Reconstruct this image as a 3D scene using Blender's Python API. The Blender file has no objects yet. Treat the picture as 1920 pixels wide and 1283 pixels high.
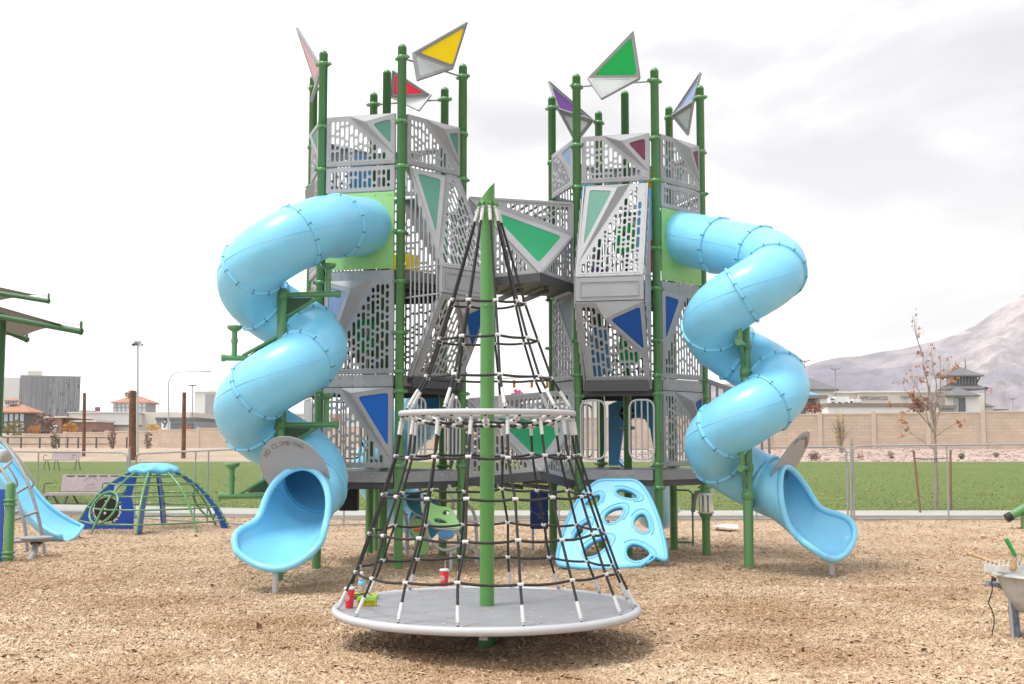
import bpy, math, random
import numpy as np
from mathutils import Vector, Matrix, noise
from mathutils.geometry import tessellate_polygon
rnd = random.Random(7)
sc = bpy.context.scene
COL = sc.collection
FPX = 2192.0; PITCH = 0.0866; CAM = Vector((0, 0, 1.67))
cp, sp = math.cos(PITCH), math.sin(PITCH)
V3 = lambda *a: Vector(a)
rad = math.radians

# ---------- measuring: a viewing ray of the survey camera, cut at a known distance, height or plane
def ray(px, py):
    u = (px - 960) / FPX; v = (641.5 - py) / FPX
    return Vector((u, cp - v * sp, sp + v * cp))
def at(px, py, Y):
    d = ray(px, py); return CAM + d * (Y / d.y)
def atz(px, py, z):
    d = ray(px, py); return CAM + d * ((z - CAM.z) / d.z)
def onplane(px, py, p0, n):
    d = ray(px, py); return CAM + d * ((p0 - CAM).dot(n) / d.dot(n))

# ---------- mesh collecting
class MB:
    def __init__(s): s.V = []; s.F = []; s.M = []; s.S = []
    def add(s, vs, fs, mi=0, sm=False):
        o = len(s.V); s.V += [tuple(v) for v in vs]
        for f in fs: s.F.append(tuple(i + o for i in f)); s.M.append(mi); s.S.append(sm)
        return s
    def box(s, c, size, R=None, mi=0):
        c = Vector(c); hx, hy, hz = [a / 2 for a in size]
        vs = []
        for z in (-hz, hz):
            for x, y in ((-hx, -hy), (hx, -hy), (hx, hy), (-hx, hy)):
                p = Vector((x, y, z))
                if R is not None: p = R @ p
                vs.append(c + p)
        return s.add(vs, [(3, 2, 1, 0), (4, 5, 6, 7), (0, 1, 5, 4), (1, 2, 6, 5), (2, 3, 7, 6), (3, 0, 4, 7)], mi)
    def bar(s, a, b, w, t, up=(0, 0, 1), mi=0):
        a = Vector(a); b = Vector(b); x = (b - a); L = x.length
        if L < 1e-6: return s
        x /= L; u = Vector(up); y = u.cross(x)
        if y.length < 1e-4: y = Vector((0, 1, 0)).cross(x)
        if y.length < 1e-4: y = Vector((1, 0, 0)).cross(x)
        y.normalize(); z = x.cross(y)
        R = Matrix((x, y, z)).transposed()
        return s.box((a + b) / 2, (L, w, t), R, mi)
    def tube(s, pts, r, n=8, closed=False, caps=True, mi=0, radii=None, sm=True):
        pts = [Vector(p) for p in pts]; m = len(pts)
        T = []
        for i in range(m):
            if closed: t = pts[(i + 1) % m] - pts[i - 1]
            else: t = pts[min(i + 1, m - 1)] - pts[max(i - 1, 0)]
            T.append(t.normalized() if t.length > 1e-9 else Vector((0, 0, 1)))
        a = T[0].orthogonal().normalized(); vs = []
        for i in range(m):
            a = (a - T[i] * a.dot(T[i]))
            a = a.normalized() if a.length > 1e-6 else T[i].orthogonal().normalized()
            b = T[i].cross(a); rr = radii[i] if radii else r
            for k in range(n):
                an = 2 * math.pi * k / n
                vs.append(pts[i] + (a * math.cos(an) + b * math.sin(an)) * rr)
        fs = []
        for i in range(m if closed else m - 1):
            j = (i + 1) % m
            for k in range(n):
                l = (k + 1) % n
                fs.append((i * n + k, i * n + l, j * n + l, j * n + k))
        s.add(vs, fs, mi, sm)
        if caps and not closed:
            s.add(vs[:n], [tuple(range(n - 1, -1, -1))], mi); s.add(vs[-n:], [tuple(range(n))], mi)
        return s
    def cyl(s, a, b, r0, r1=None, n=16, mi=0, caps=True, sm=True):
        return s.tube([a, b], r0, n, caps=caps, mi=mi, radii=[r0, r0 if r1 is None else r1], sm=sm)
    def lathe(s, prof, c=(0, 0, 0), n=20, mi=0, sm=True, R=None):
        c = Vector(c); vs = []
        for r, z in prof:
            for k in range(n):
                a = 2 * math.pi * k / n; p = Vector((r * math.cos(a), r * math.sin(a), z))
                if R is not None: p = R @ p
                vs.append(c + p)
        fs = [(i * n + k, i * n + (k + 1) % n, (i + 1) * n + (k + 1) % n, (i + 1) * n + k) for i in range(len(prof) - 1) for k in range(n)]
        return s.add(vs, fs, mi, sm)
    def ball(s, c, r, n=8, mi=0, sq=(1, 1, 1)):
        c = Vector(c); vs = []; fs = []; m = max(4, n // 2)
        for i in range(m + 1):
            t = math.pi * i / m
            for k in range(n):
                p = 2 * math.pi * k / n
                vs.append(c + Vector((math.sin(t) * math.cos(p) * sq[0], math.sin(t) * math.sin(p) * sq[1], math.cos(t) * sq[2])) * r)
        for i in range(m):
            for k in range(n): fs.append((i * n + k, (i + 1) * n + k, (i + 1) * n + (k + 1) % n, i * n + (k + 1) % n))
        return s.add(vs, fs, mi, True)
    def plate(s, fr, outer, holes=(), th=0.012, mi=0):
        """outer / holes: 2D loops in the frame fr=(origin, ex, ey, n); front face at +th/2"""
        o, ex, ey, n = fr
        loops = [outer] + [h for h in holes]
        flat = [p for l in loops for p in l]
        tris = tessellate_polygon([[Vector((p[0], p[1], 0)) for p in l] for l in loops])
        N = len(flat)
        up = [o + ex * p[0] + ey * p[1] + n * (th / 2) for p in flat]; dn = [q - n * th for q in up]
        fs = []
        for t in tris:
            a, b, c = [flat[i] for i in t]
            ar = (b[0] - a[0]) * (c[1] - a[1]) - (b[1] - a[1]) * (c[0] - a[0])
            if abs(ar) < 1e-12: continue
            if ar < 0: t = (t[0], t[2], t[1])
            fs.append(tuple(t)); fs.append((t[2] + N, t[1] + N, t[0] + N))
        k = 0
        for l in loops:
            m = len(l); ar = sum(l[i][0] * l[(i + 1) % m][1] - l[(i + 1) % m][0] * l[i][1] for i in range(m))
            for i in range(m):
                a = k + i; b = k + (i + 1) % m
                fs.append((a, a + N, b + N, b) if (ar > 0) == (l is outer) else (b, b + N, a + N, a))
            k += m
        return s.add(up + dn, fs, mi)
    def prism(s, poly, z0, z1, mi=0):
        n = len(poly); ar = sum(poly[i][0] * poly[(i + 1) % n][1] - poly[(i + 1) % n][0] * poly[i][1] for i in range(n))
        if ar < 0: poly = poly[::-1]
        vs = [Vector((p[0], p[1], z0)) for p in poly] + [Vector((p[0], p[1], z1)) for p in poly]
        return s.add(vs, [tuple(range(n - 1, -1, -1)), tuple(range(n, 2 * n))] + [(i, (i + 1) % n, n + (i + 1) % n, n + i) for i in range(n)], mi)
    def build(s, name, mats, parent=None, origin=None):
        o = ORG.get(parent.name, Vector()) if parent is not None else Vector(origin or (0, 0, 0))
        me = bpy.data.meshes.new(name)
        me.from_pydata([(v[0] - o[0], v[1] - o[1], v[2] - o[2]) for v in s.V], [], s.F)
        if not isinstance(mats, (list, tuple)): mats = [mats]
        for m in mats: me.materials.append(m)
        if len(mats) > 1: me.polygons.foreach_set('material_index', s.M)
        me.polygons.foreach_set('use_smooth', s.S); me.update()
        ob = bpy.data.objects.new(name, me); COL.objects.link(ob)
        if parent is not None: ob.parent = parent; ORG[ob.name] = o
        else: ob.location = o; ORG[ob.name] = o
        return ob
ORG = {}
def frame(o, ex, up):
    o = Vector(o); ex = Vector(ex).normalized(); n = ex.cross(Vector(up)).normalized(); ey = n.cross(ex)
    return (o, ex, ey, n)
def to2(fr, p):
    d = Vector(p) - fr[0]; return (d.dot(fr[1]), d.dot(fr[2]))
def thing(name, label, cat, loc=(0, 0, 0), group=None):
    o = bpy.data.objects.new(name, None); o.empty_display_size = 0.1; COL.objects.link(o)
    o.location = loc; o['label'] = label; o['category'] = cat
    if group: o['group'] = group
    ORG[o.name] = Vector(loc); return o
def tag(o, label, cat, group=None):
    o['label'] = label; o['category'] = cat
    if group: o['group'] = group
    return o
def struct(o): o['kind'] = 'structure'; return o
def inst(src, name, parent, loc):
    """a part that shares src's mesh, moved by a world offset"""
    c = src.copy(); c.name = name; COL.objects.link(c); c.parent = parent; c.location = Vector(loc); return c
def copy_tree(o, parent=None):
    c = o.copy(); COL.objects.link(c); c.parent = parent
    for ch in list(o.children): copy_tree(ch, c)
    return c
def text_geo(body, size, depth=0.004, spacing=1.0):
    cu = bpy.data.curves.new('t', 'FONT'); cu.body = body; cu.size = size; cu.extrude = depth / 2; cu.align_x = 'CENTER'; cu.align_y = 'CENTER'; cu.resolution_u = 2; cu.space_character = spacing
    ob = bpy.data.objects.new('t', cu); COL.objects.link(ob)
    me = bpy.data.meshes.new_from_object(ob.evaluated_get(bpy.context.evaluated_depsgraph_get()))
    vs = [v.co.copy() for v in me.vertices]; fs = [tuple(p.vertices) for p in me.polygons]
    bpy.data.objects.remove(ob); bpy.data.curves.remove(cu); bpy.data.meshes.remove(me)
    return vs, fs
def put_text(mb, body, size, fr, off=(0, 0), lift=0.01, mi=0, depth=0.004, arc=None):
    o, ex, ey, n = fr
    if arc is None:
        vs, fs = text_geo(body, size, depth)
        mb.add([o + ex * (v.x + off[0]) + ey * (v.y + off[1]) + n * (v.z + lift) for v in vs], fs, mi)
    else:
        R, a0, a1 = arc
        for i, ch in enumerate(body):
            if ch == ' ': continue
            a = a0 + (a1 - a0) * i / (len(body) - 1)
            vs, fs = text_geo(ch, size, depth); c, s_ = math.cos(a - math.pi / 2), math.sin(a - math.pi / 2)
            mb.add([o + ex * (v.x * c - v.y * s_ + R * math.cos(a) + off[0]) + ey * (v.x * s_ + v.y * c + R * math.sin(a) + off[1]) + n * (v.z + lift) for v in vs], fs, mi)
    return mb

# ---------- materials
def mat(name, col, rough=0.5, metal=0.0, var=0.08, scale=3.0, bump=0.0, bscale=60.0, transl=0.0, spec=0.5, alpha=None, coat=0.0):
    m = bpy.data.materials.new(name); m.use_nodes = True; nt = m.node_tree; N = nt.nodes; L = nt.links
    b = N['Principled BSDF']; out = N['Material Output']
    b.inputs['Roughness'].default_value = rough; b.inputs['Metallic'].default_value = metal
    b.inputs['Specular IOR Level'].default_value = spec
    if coat: b.inputs['Coat Weight'].default_value = coat; b.inputs['Coat Roughness'].default_value = 0.15
    tc = N.new('ShaderNodeTexCoord'); nz = N.new('ShaderNodeTexNoise'); nz.inputs['Scale'].default_value = scale; nz.inputs['Detail'].default_value = 6
    L.new(tc.outputs['Object'], nz.inputs['Vector'])
    rp = N.new('ShaderNodeValToRGB'); L.new(nz.outputs['Fac'], rp.inputs['Fac'])
    rp.color_ramp.elements[0].position = 0.3; rp.color_ramp.elements[1].position = 0.7
    rp.color_ramp.elements[0].color = tuple(c * (1 - var) for c in col) + (1,); rp.color_ramp.elements[1].color = tuple(min(1, c * (1 + var)) for c in col) + (1,)
    L.new(rp.outputs['Color'], b.inputs['Base Color'])
    r2 = N.new('ShaderNodeMath'); r2.operation = 'MULTIPLY_ADD'; r2.inputs[1].default_value = 0.2; r2.inputs[2].default_value = rough - 0.1
    L.new(nz.outputs['Fac'], r2.inputs[0]); L.new(r2.outputs[0], b.inputs['Roughness'])
    if bump:
        n2 = N.new('ShaderNodeTexNoise'); n2.inputs['Scale'].default_value = bscale; n2.inputs['Detail'].default_value = 4
        L.new(tc.outputs['Object'], n2.inputs['Vector'])
        bp = N.new('ShaderNodeBump'); bp.inputs['Strength'].default_value = bump; bp.inputs['Distance'].default_value = 0.02
        L.new(n2.outputs['Fac'], bp.inputs['Height']); L.new(bp.outputs['Normal'], b.inputs['Normal'])
    if transl:
        t = N.new('ShaderNodeBsdfTranslucent'); L.new(rp.outputs['Color'], t.inputs['Color'])
        mx = N.new('ShaderNodeMixShader'); mx.inputs['Fac'].default_value = transl
        L.new(b.outputs[0], mx.inputs[1]); L.new(t.outputs[0], mx.inputs[2]); L.new(mx.outputs[0], out.inputs['Surface'])
    if alpha is not None: b.inputs['Alpha'].default_value = alpha
    return m
M = dict(
    post=mat('green_paint', (.095, .265, .088), .30, var=.06, scale=2, coat=.35),
    pole=mat('bright_green_paint', (.085, .285, .06), .30, var=.06, scale=2, coat=.35),
    lime=mat('light_green_sheet', (.30, .58, .20), .42, var=.04),
    grey=mat('silver_powder_coat', (.36, .365, .38), .42, var=.08, scale=3, spec=.45),
    grey2=mat('grey_powder_coat', (.30, .305, .32), .45, var=.06, scale=5),
    dark=mat('charcoal_coated_steel', (.07, .07, .078), .5, var=.1),
    deck=mat('deck_grey', (.22, .22, .235), .55, var=.1),
    slide=mat('sky_blue_plastic', (.225, .635, .89), .34, var=.07, scale=2.2, bump=.10, bscale=38, spec=.5, coat=.25),
    slide2=mat('pale_blue_plastic', (.15, .53, .82), .40, var=.05, scale=2, bump=.04, bscale=12),
    slide3=mat('mid_blue_plastic', (.09, .36, .68), .38, var=.05, scale=2),
    bolt=mat('dark_bolt', (.05, .07, .10), .4, metal=.5),
    rope=mat('black_rope', (.035, .034, .034), .8, var=.3, scale=60, bump=.4, bscale=200),
    white=mat('white_plastic', (.64, .64, .63), .4, var=.05, scale=20),
    fsteel=mat('weathered_galvanised_tube', (.34, .345, .35), .5, metal=.2, var=.1, scale=8),
    shaded_post=mat('shaded_dark_green_steel', (.035, .115, .04), .4, var=.08),  # green darkened for the canopy arms, painting in the shade under the fabric
    mesh=mat('dark_green_mesh', (.02, .07, .022), .5, var=.3, scale=60),
    steel=mat('galvanised_steel', (.48, .49, .50), .42, metal=.35, var=.1, scale=8),
    silver=mat('silver_painted_tube', (.50, .505, .52), .38, var=.05),
    chrome=mat('polished_steel', (.72, .73, .75), .06, metal=1.0, var=.02),
    disc=mat('grey_textured_floor', (.30, .305, .325), .7, var=.07, scale=4, bump=.15, bscale=150),
    teal=mat('teal_window', (.11, .30, .23), .45, spec=.3, var=.05, transl=.15),
    greenwin=mat('green_window', (.035, .36, .16), .45, spec=.3, var=.06, transl=.2),
    bluewin=mat('blue_window', (.015, .11, .42), .45, spec=.3, var=.08, transl=.2),
    brightblue=mat('bright_blue_window', (.015, .17, .66), .45, spec=.3, var=.06, transl=.25),
    greyblue=mat('grey_blue_window', (.27, .37, .60), .45, spec=.3, var=.05, transl=.15),
    greyteal=mat('grey_teal_window', (.27, .42, .45), .45, spec=.3, var=.05, transl=.15),
    maroon=mat('maroon_window', (.21, .055, .10), .45, spec=.3, var=.06, transl=.2),
    yellow=mat('yellow_pane', (.95, .80, .03), .3, var=.03, transl=.55),
    pink=mat('pink_pane', (.95, .13, .25), .3, var=.03, transl=.55),
    palepink=mat('pale_pink_pane', (.88, .58, .62), .3, var=.03, transl=.4),
    purple=mat('purple_pane', (.30, .10, .52), .3, var=.04, transl=.5),
    green=mat('green_pane', (.045, .66, .22), .3, var=.03, transl=.55),
    paleblue=mat('pale_blue_pane', (.42, .52, .80), .3, var=.03, transl=.4),
    frost=mat('frosted_pane', (.70, .74, .74), .35, var=.05, transl=.5),
    red=mat('red_paper', (.72, .02, .03), .45, var=.05),
    orange=mat('orange_plastic', (.75, .13, .03), .4),
    navy=mat('navy_blue_sheet', (.012, .055, .30), .38, var=.1),
    black=mat('black_rubber', (.015, .015, .016), .6),
    lettering=mat('grey_lettering', (.22, .22, .23), .6),
    gold=mat('pale_gold_print', (.45, .45, .30), .5),
)

# ---------- camera, world, sun
cd = bpy.data.cameras.new('camera'); cam = bpy.data.objects.new('camera', cd); COL.objects.link(cam)
cam.location = CAM; cam.rotation_euler = (math.pi / 2 + PITCH, 0, 0)
cd.sensor_width = 36; cd.lens = 36 * FPX / 1920; cd.clip_start = 0.1; cd.clip_end = 30000
sc.camera = cam
SUN_EL, SUN_AZ = rad(67), rad(-150)     # direction TO the sun, azimuth from +x
w = bpy.data.worlds.new('World'); sc.world = w; w.use_nodes = True
nt = w.node_tree; N = nt.nodes; L = nt.links; bg = N['Background']
sky = N.new('ShaderNodeTexSky'); sky.sky_type = 'NISHITA'; sky.sun_disc = False
sky.sun_elevation = SUN_EL; sky.sun_rotation = math.pi / 2 - SUN_AZ; sky.air_density = 1; sky.dust_density = 2
mul = N.new('ShaderNodeMix'); mul.data_type = 'RGBA'; mul.blend_type = 'MULTIPLY'; mul.inputs[0].default_value = 1
L.new(sky.outputs[0], mul.inputs[6]); mul.inputs[7].default_value = (.13, .13, .13, 1)
tc = N.new('ShaderNodeTexCoord'); mp = N.new('ShaderNodeMapping'); mp.inputs['Scale'].default_value = (1, 1, 2.6); mp.inputs['Location'].default_value = (.35, .1, .2)
L.new(tc.outputs['Generated'], mp.inputs[0])
nz = N.new('ShaderNodeTexNoise'); nz.inputs['Scale'].default_value = 3.2; nz.inputs['Detail'].default_value = 8; nz.inputs['Roughness'].default_value = .5; nz.inputs['Distortion'].default_value = .4
L.new(mp.outputs[0], nz.inputs['Vector'])
rp = N.new('ShaderNodeValToRGB'); sx = N.new('ShaderNodeSeparateXYZ'); L.new(tc.outputs['Generated'], sx.inputs[0]); ma = N.new('ShaderNodeMath'); ma.operation = 'MULTIPLY_ADD'; ma.inputs[1].default_value = -.24; ma.inputs[2].default_value = .05
L.new(sx.outputs[0], ma.inputs[0]); md = N.new('ShaderNodeMath'); md.operation = 'ADD'; L.new(ma.outputs[0], md.inputs[0]); L.new(nz.outputs['Fac'], md.inputs[1]); L.new(md.outputs[0], rp.inputs[0])
e = rp.color_ramp.elements; e[0].position = .36; e[0].color = (.40, .405, .425, 1); e[1].position = .56; e[1].color = (.98, .99, 1.01, 1)
x = e.new(.44); x.color = (.51, .515, .535, 1)
mix = N.new('ShaderNodeMix'); mix.data_type = 'RGBA'; mix.inputs[0].default_value = .93
L.new(mul.outputs[2], mix.inputs[6]); L.new(rp.outputs[0], mix.inputs[7]); L.new(mix.outputs[2], bg.inputs[0]); bg.inputs[1].default_value = 1.0
sd = bpy.data.lights.new('sun', 'SUN'); sd.energy = 1.7; sd.angle = rad(13); sd.color = (1, .96, .9)
so = bpy.data.objects.new('sun', sd); COL.objects.link(so)
to = Vector((math.cos(SUN_EL) * math.cos(SUN_AZ), math.cos(SUN_EL) * math.sin(SUN_AZ), math.sin(SUN_EL)))
so.rotation_euler = to.to_track_quat('Z', 'Y').to_euler(); so.location = to * 40
vs = sc.view_settings; vs.view_transform = 'Standard'; vs.look = 'None'; vs.exposure = 0.78; vs.gamma = 1; vs.use_curve_mapping = False
sc.cycles.max_bounces = 8; sc.cycles.volume_bounces = 4; sc.cycles.diffuse_bounces = 4
# ---------- 2D pattern helpers
def centroid(P): n = len(P); return (sum(p[0] for p in P) / n, sum(p[1] for p in P) / n)
def area(P): return sum(P[i][0] * P[(i + 1) % len(P)][1] - P[(i + 1) % len(P)][0] * P[i][1] for i in range(len(P))) / 2
def inset(P, d):
    """inset a convex CCW polygon by d (number or one per edge)"""
    if area(P) < 0: P = P[::-1]
    n = len(P); d = d if isinstance(d, (list, tuple)) else [d] * n; lines = []
    for i in range(n):
        a, b = P[i], P[(i + 1) % n]; dx, dy = b[0] - a[0], b[1] - a[1]; l = math.hypot(dx, dy) or 1e-9
        nx, ny = -dy / l, dx / l; lines.append((nx, ny, nx * a[0] + ny * a[1] + d[i]))
    out = []
    for i in range(n):
        a, b = lines[i - 1], lines[i]; det = a[0] * b[1] - a[1] * b[0]
        if abs(det) < 1e-9: out.append((P[i][0] + b[0] * d[i], P[i][1] + b[1] * d[i])); continue
        out.append(((a[2] * b[1] - b[2] * a[1]) / det, (a[0] * b[2] - b[0] * a[2]) / det))
    return out
def rounded(P, r, k=4):
    n = len(P); out = []
    for i in range(n):
        p = Vector(P[i]); a = Vector(P[i - 1]) - p; b = Vector(P[(i + 1) % n]) - p
        la, lb = a.length, b.length
        if la < 1e-6 or lb < 1e-6: continue
        a /= la; b /= lb; t = min(r, la * .45, lb * .45)
        p0, p2 = p + a * t, p + b * t
        for j in range(k + 1):
            u = j / k; q = p0 * (1 - u) ** 2 + p * 2 * u * (1 - u) + p2 * u * u; out.append((q.x, q.y))
    return out
def capsule(x, y0, y1, w, k=3):
    r = w / 2; y0 += r; y1 -= r; P = []
    for j in range(k + 1): a = math.pi * j / k; P.append((x + r * math.cos(a), y1 + r * math.sin(a)))
    for j in range(k + 1): a = math.pi + math.pi * j / k; P.append((x + r * math.cos(a), y0 + r * math.sin(a)))
    return P
def yrange(P, x):
    ys = []
    for i in range(len(P)):
        a, b = P[i], P[(i + 1) % len(P)]
        if (a[0] - x) * (b[0] - x) < 0: ys.append(a[1] + (b[1] - a[1]) * (x - a[0]) / (b[0] - a[0]))
    return (min(ys), max(ys)) if len(ys) > 1 else None
def slots(P, margin=.055, w=.045, pitch=.067, lens=(.055, .10, .14, .19), gap=.022, rg=rnd):
    Q = inset(P, margin); x0 = min(p[0] for p in Q); x1 = max(p[0] for p in Q); H = []
    if area(Q) <= 0 or x1 - x0 < w: return H
    n = max(1, int((x1 - x0 - w) / pitch) + 1); st = (x1 - x0 - (n - 1) * pitch) / 2
    for i in range(n):
        x = x0 + st + i * pitch; a, b = yrange(Q, x - w * .45), yrange(Q, x + w * .45)
        if not a or not b: continue
        lo, hi = max(a[0], b[0]), min(a[1], b[1]); y = lo
        while hi - y > w * 1.2:
            l = rg.choice(lens); l = min(l, hi - y)
            if hi - (y + l + gap) < w * 1.2: l = hi - y
            if l < w * 1.1: break
            H.append(capsule(x, y, y + l, w)); y += l + gap
    return H
def plate3(mb, P3, out, holes2=None, th=.012, mi=0, fill=None, win=None, rg=rnd):
    """plate through coplanar 3D points; 'out' = rough outward direction. returns the frame and 2D outline"""
    P3 = [Vector(p) for p in P3]; n = Vector((0, 0, 0))
    for i in range(len(P3)): n += P3[i].cross(P3[(i + 1) % len(P3)])
    n.normalize()
    if n.dot(Vector(out)) < 0: P3 = P3[::-1]; n = -n
    up = Vector((0, 0, 1)) - n * n.z
    if up.length < .05: up = Vector((0, 1, 0))
    up.normalize(); ex = up.cross(n).normalized(); fr = (P3[0], ex, up, n)
    P2 = [to2(fr, p) for p in P3]; H = list(holes2 or [])
    if fill is not None: H += slots(P2, margin=fill, rg=rg)
    if win is not None: H += [win(P2)]
    mb.plate(fr, P2, H, th, mi)
    return fr, P2
def crystal(mb, wins, Q, flip=False, sP=.3, zT=.15, R=(.6, .82), h=.12, wm=.055, wcol='teal', lip=.03, band=.055, rg=rnd):
    """faceted screen on the quad Q=(bl,br,tr,tl): a slotted field below a raised pyramid that holds a window.
    wins collects (frame, loop, colour)"""
    bl, br, tr, tl = [Vector(q) for q in Q]
    n = (br - bl).cross(tl - bl).normalized()
    def P(s, z):
        if flip: s = 1 - s
        return (bl * (1 - s) + br * s) * (1 - z) + (tl * (1 - s) + tr * s) * z
    pP, pQ, pT, pR = P(sP, 1), P(1, 1), P(1, zT), P(*R) + n * h
    plate3(mb, [P(0, 0), P(1, 0), pT, pP, P(0, 1)], n, fill=band, rg=rg)
    plate3(mb, [pP, pR, pQ], n); plate3(mb, [pP, pT, pR], n)
    hold = []
    def w(P2): hold.append(rounded(inset(P2, wm), .05)); return hold[0]
    fr, _ = plate3(mb, [pR, pT, pQ], n, win=w)
    wins.append((fr, inset(hold[0], -.006) if False else hold[0], wcol))
    if lip:
        c = [P(0, 0), P(1, 0), P(1, 1), P(0, 1)]
        for i in range(4): mb.bar(c[i] - n * lip / 2, c[(i + 1) % 4] - n * lip / 2, .02, lip, up=n)
        ctr = (c[0] + c[1] + c[2] + c[3]) / 4
        for i in range(4):
            a_, b_ = c[i], c[(i + 1) % 4]; d_ = (b_ - a_).normalized(); k_ = n.cross(d_)
            if k_.dot(ctr - a_) < 0: k_ = -k_
            for u_ in (.12, .37, .63, .88): mb.ball(a_.lerp(b_, u_) + k_ * .016 + n * .008, .008, 5)
            if i != 2 and not (flip and i == 3) and not (not flip and i == 1): mb.bar(a_ + k_ * .034 + d_ * .04 + n * .0075, b_ + k_ * .034 - d_ * .04 + n * .0075, .006, .004, up=n)
def put_windows(wins, parent):
    for fr, loop, c in wins:
        m = MB(); o, ex, ey, n = fr
        m.plate((o - n * .004, ex, ey, n), loop, (), .006); m.build('window', M[c], parent)

# ---------- the two hexagonal towers
RHEX, ROT, HP = 1.139, 1.36, 7.06
CEN = dict(L=Vector((-1.805, 16.50, 0)), R=Vector((1.727, 17.51, 0)))
ANG = dict(A=-135, B=-75, C=-15, D=45, E=105, F=165)
def vtx(t, k):
    a = rad(ANG[k] + ROT); return CEN[t] + Vector((RHEX * math.cos(a), RHEX * math.sin(a), 0))
class Face:
    def __init__(s, t, ab):
        s.a, s.b = vtx(t, ab[0]), vtx(t, ab[1]); s.L = (s.b - s.a).length; s.e = (s.b - s.a) / s.L
        s.n = s.e.cross(Vector((0, 0, 1)))
        if s.n.dot(s.a - CEN[t]) < 0: s.n = -s.n
    def p(s, u, z, out=0.0): return s.a + s.e * u + s.n * out + Vector((0, 0, z))
    def quad(s, u0, u1, z0, z1, out=0.0): return [s.p(u0, z0, out), s.p(u1, z0, out), s.p(u1, z1, out), s.p(u0, z1, out)]
    def px(s, x, y, out=0.0):
        return onplane(x, y, s.a + s.n * out, s.n)
S0, S1 = .085, RHEX - .085
MIDOUT = .03

POST_R = .06
def make_post(parent, base, h, clamps, dome=True):
    m = MB(); b = Vector(base)
    prof = [(POST_R, -.3), (POST_R, h - .07)] + [(POST_R * 1.04 * math.cos(a), h - .07 + .07 * math.sin(a)) for a in [rad(q) for q in (0, 20, 40, 60, 75, 90)]]
    m.lathe(prof, b, 20); po = m.build('post', M['post'], parent)
    for z in clamps:
        if make_post.cl is None:
            c = MB(); o = ORG[parent.name]
            c.lathe([(POST_R, -.03), (POST_R + .014, -.026), (POST_R + .02, -.006), (POST_R + .02, .006), (POST_R + .014, .026), (POST_R, .03)], o, 18)
            for a in (25, 205):
                d = Vector((math.cos(rad(a)), math.sin(rad(a)), 0)); R = Matrix.Rotation(rad(a), 3, 'Z')
                c.box(o + d * (POST_R + .03), (.045, .05, .03), R); c.cyl(o + d * (POST_R + .03) - Vector((0, 0, .026)), o + d * (POST_R + .03) + Vector((0, 0, .03)), .009, n=6)
            make_post.cl = c.build('clamp', M['post'], po); k = make_post.cl
            k.location = b + Vector((0, 0, z)) - ORG[parent.name]
        else:
            k = inst(make_post.cl, 'clamp', po, b + Vector((0, 0, z)) - ORG[parent.name])
        k.rotation_euler = (0, 0, rad(rnd.choice((0, 60, 120, 75, 15, -40))))
    return po
make_post.cl = None

def panel(parent, quad, wcol, **k):
    m = MB(); wins = []; crystal(m, wins, quad, wcol=wcol, **k)
    o = m.build('panel', M['grey'], parent); put_windows(wins, o); return o
def slot_panel(parent, quad, n, margin=.05, name='panel', mt='grey'):
    m = MB(); plate3(m, quad, n, fill=margin); n = Vector(n)
    for i in range(4): m.bar(Vector(quad[i]) - n * .015, Vector(quad[(i + 1) % 4]) - n * .015, .02, .03, up=n)
    return m.build(name, M[mt], parent)
def guard(parent, f, wcol): return panel(parent, f.quad(S0, S1, 5.42, 6.09, MIDOUT), wcol, sP=.33, zT=.17, R=(.6, .83), h=.1)
def rail_loop(parent, f, u0, u1, z0=1.45, z1=2.28, out=.07, nb=3):
    m = MB(); P = rounded([(u0, z0), (u1, z0), (u1, z1), (u0, z1)], .13, 6)
    m.tube([f.p(a, b, out) for a, b in P], .0155, 8, closed=True)
    for i in range(nb):
        u = u0 + (u1 - u0) * (i + 1) / (nb + 1); m.cyl(f.p(u, z0, out), f.p(u, z1, out), .012, n=8)
    return m.build('guard_rail', M['silver'], parent)
def deck(parent, t, z, drop=.24, lo=.09):
    m = MB()
    P = [vtx(t, k) for k in 'ABCDEF']; c = CEN[t]; P = [c + (p - c) * .97 for p in P]
    m.prism([(p.x, p.y) for p in P], z - .05, z, 0)
    for i in range(6):
        a, b = P[i], P[(i + 1) % 6]; e = (b - a).normalized(); n = e.cross(Vector((0, 0, 1))); 
        if n.dot(a - c) < 0: n = -n
        a2, b2 = a + e * .06, b - e * .06; zz = Vector((0, 0, 1))
        m.bar(a2 + n * .01 + zz * (z - .07), b2 + n * .01 + zz * (z - .07), .05, .14, up=n.cross(e), mi=1)
        if lo: m.bar(a2 - n * .015 + zz * (z - .14 - lo / 2), b2 - n * .015 + zz * (z - .14 - lo / 2), .05, lo, up=n.cross(e), mi=0)
        for k in range(5):
            q = a2 + (b2 - a2) * ((k + .5) / 5); m.box(q + n * .038 + zz * (z - .05), (.02, .02, .02), None, 2)
    for i in range(3): m.bar(P[i] + Vector((0, 0, z - .09)), P[i + 3] + Vector((0, 0, z - .09)), .06, .08)
    return m.build('deck', [M['dark'], M['grey2'], M['steel']], parent)
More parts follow.
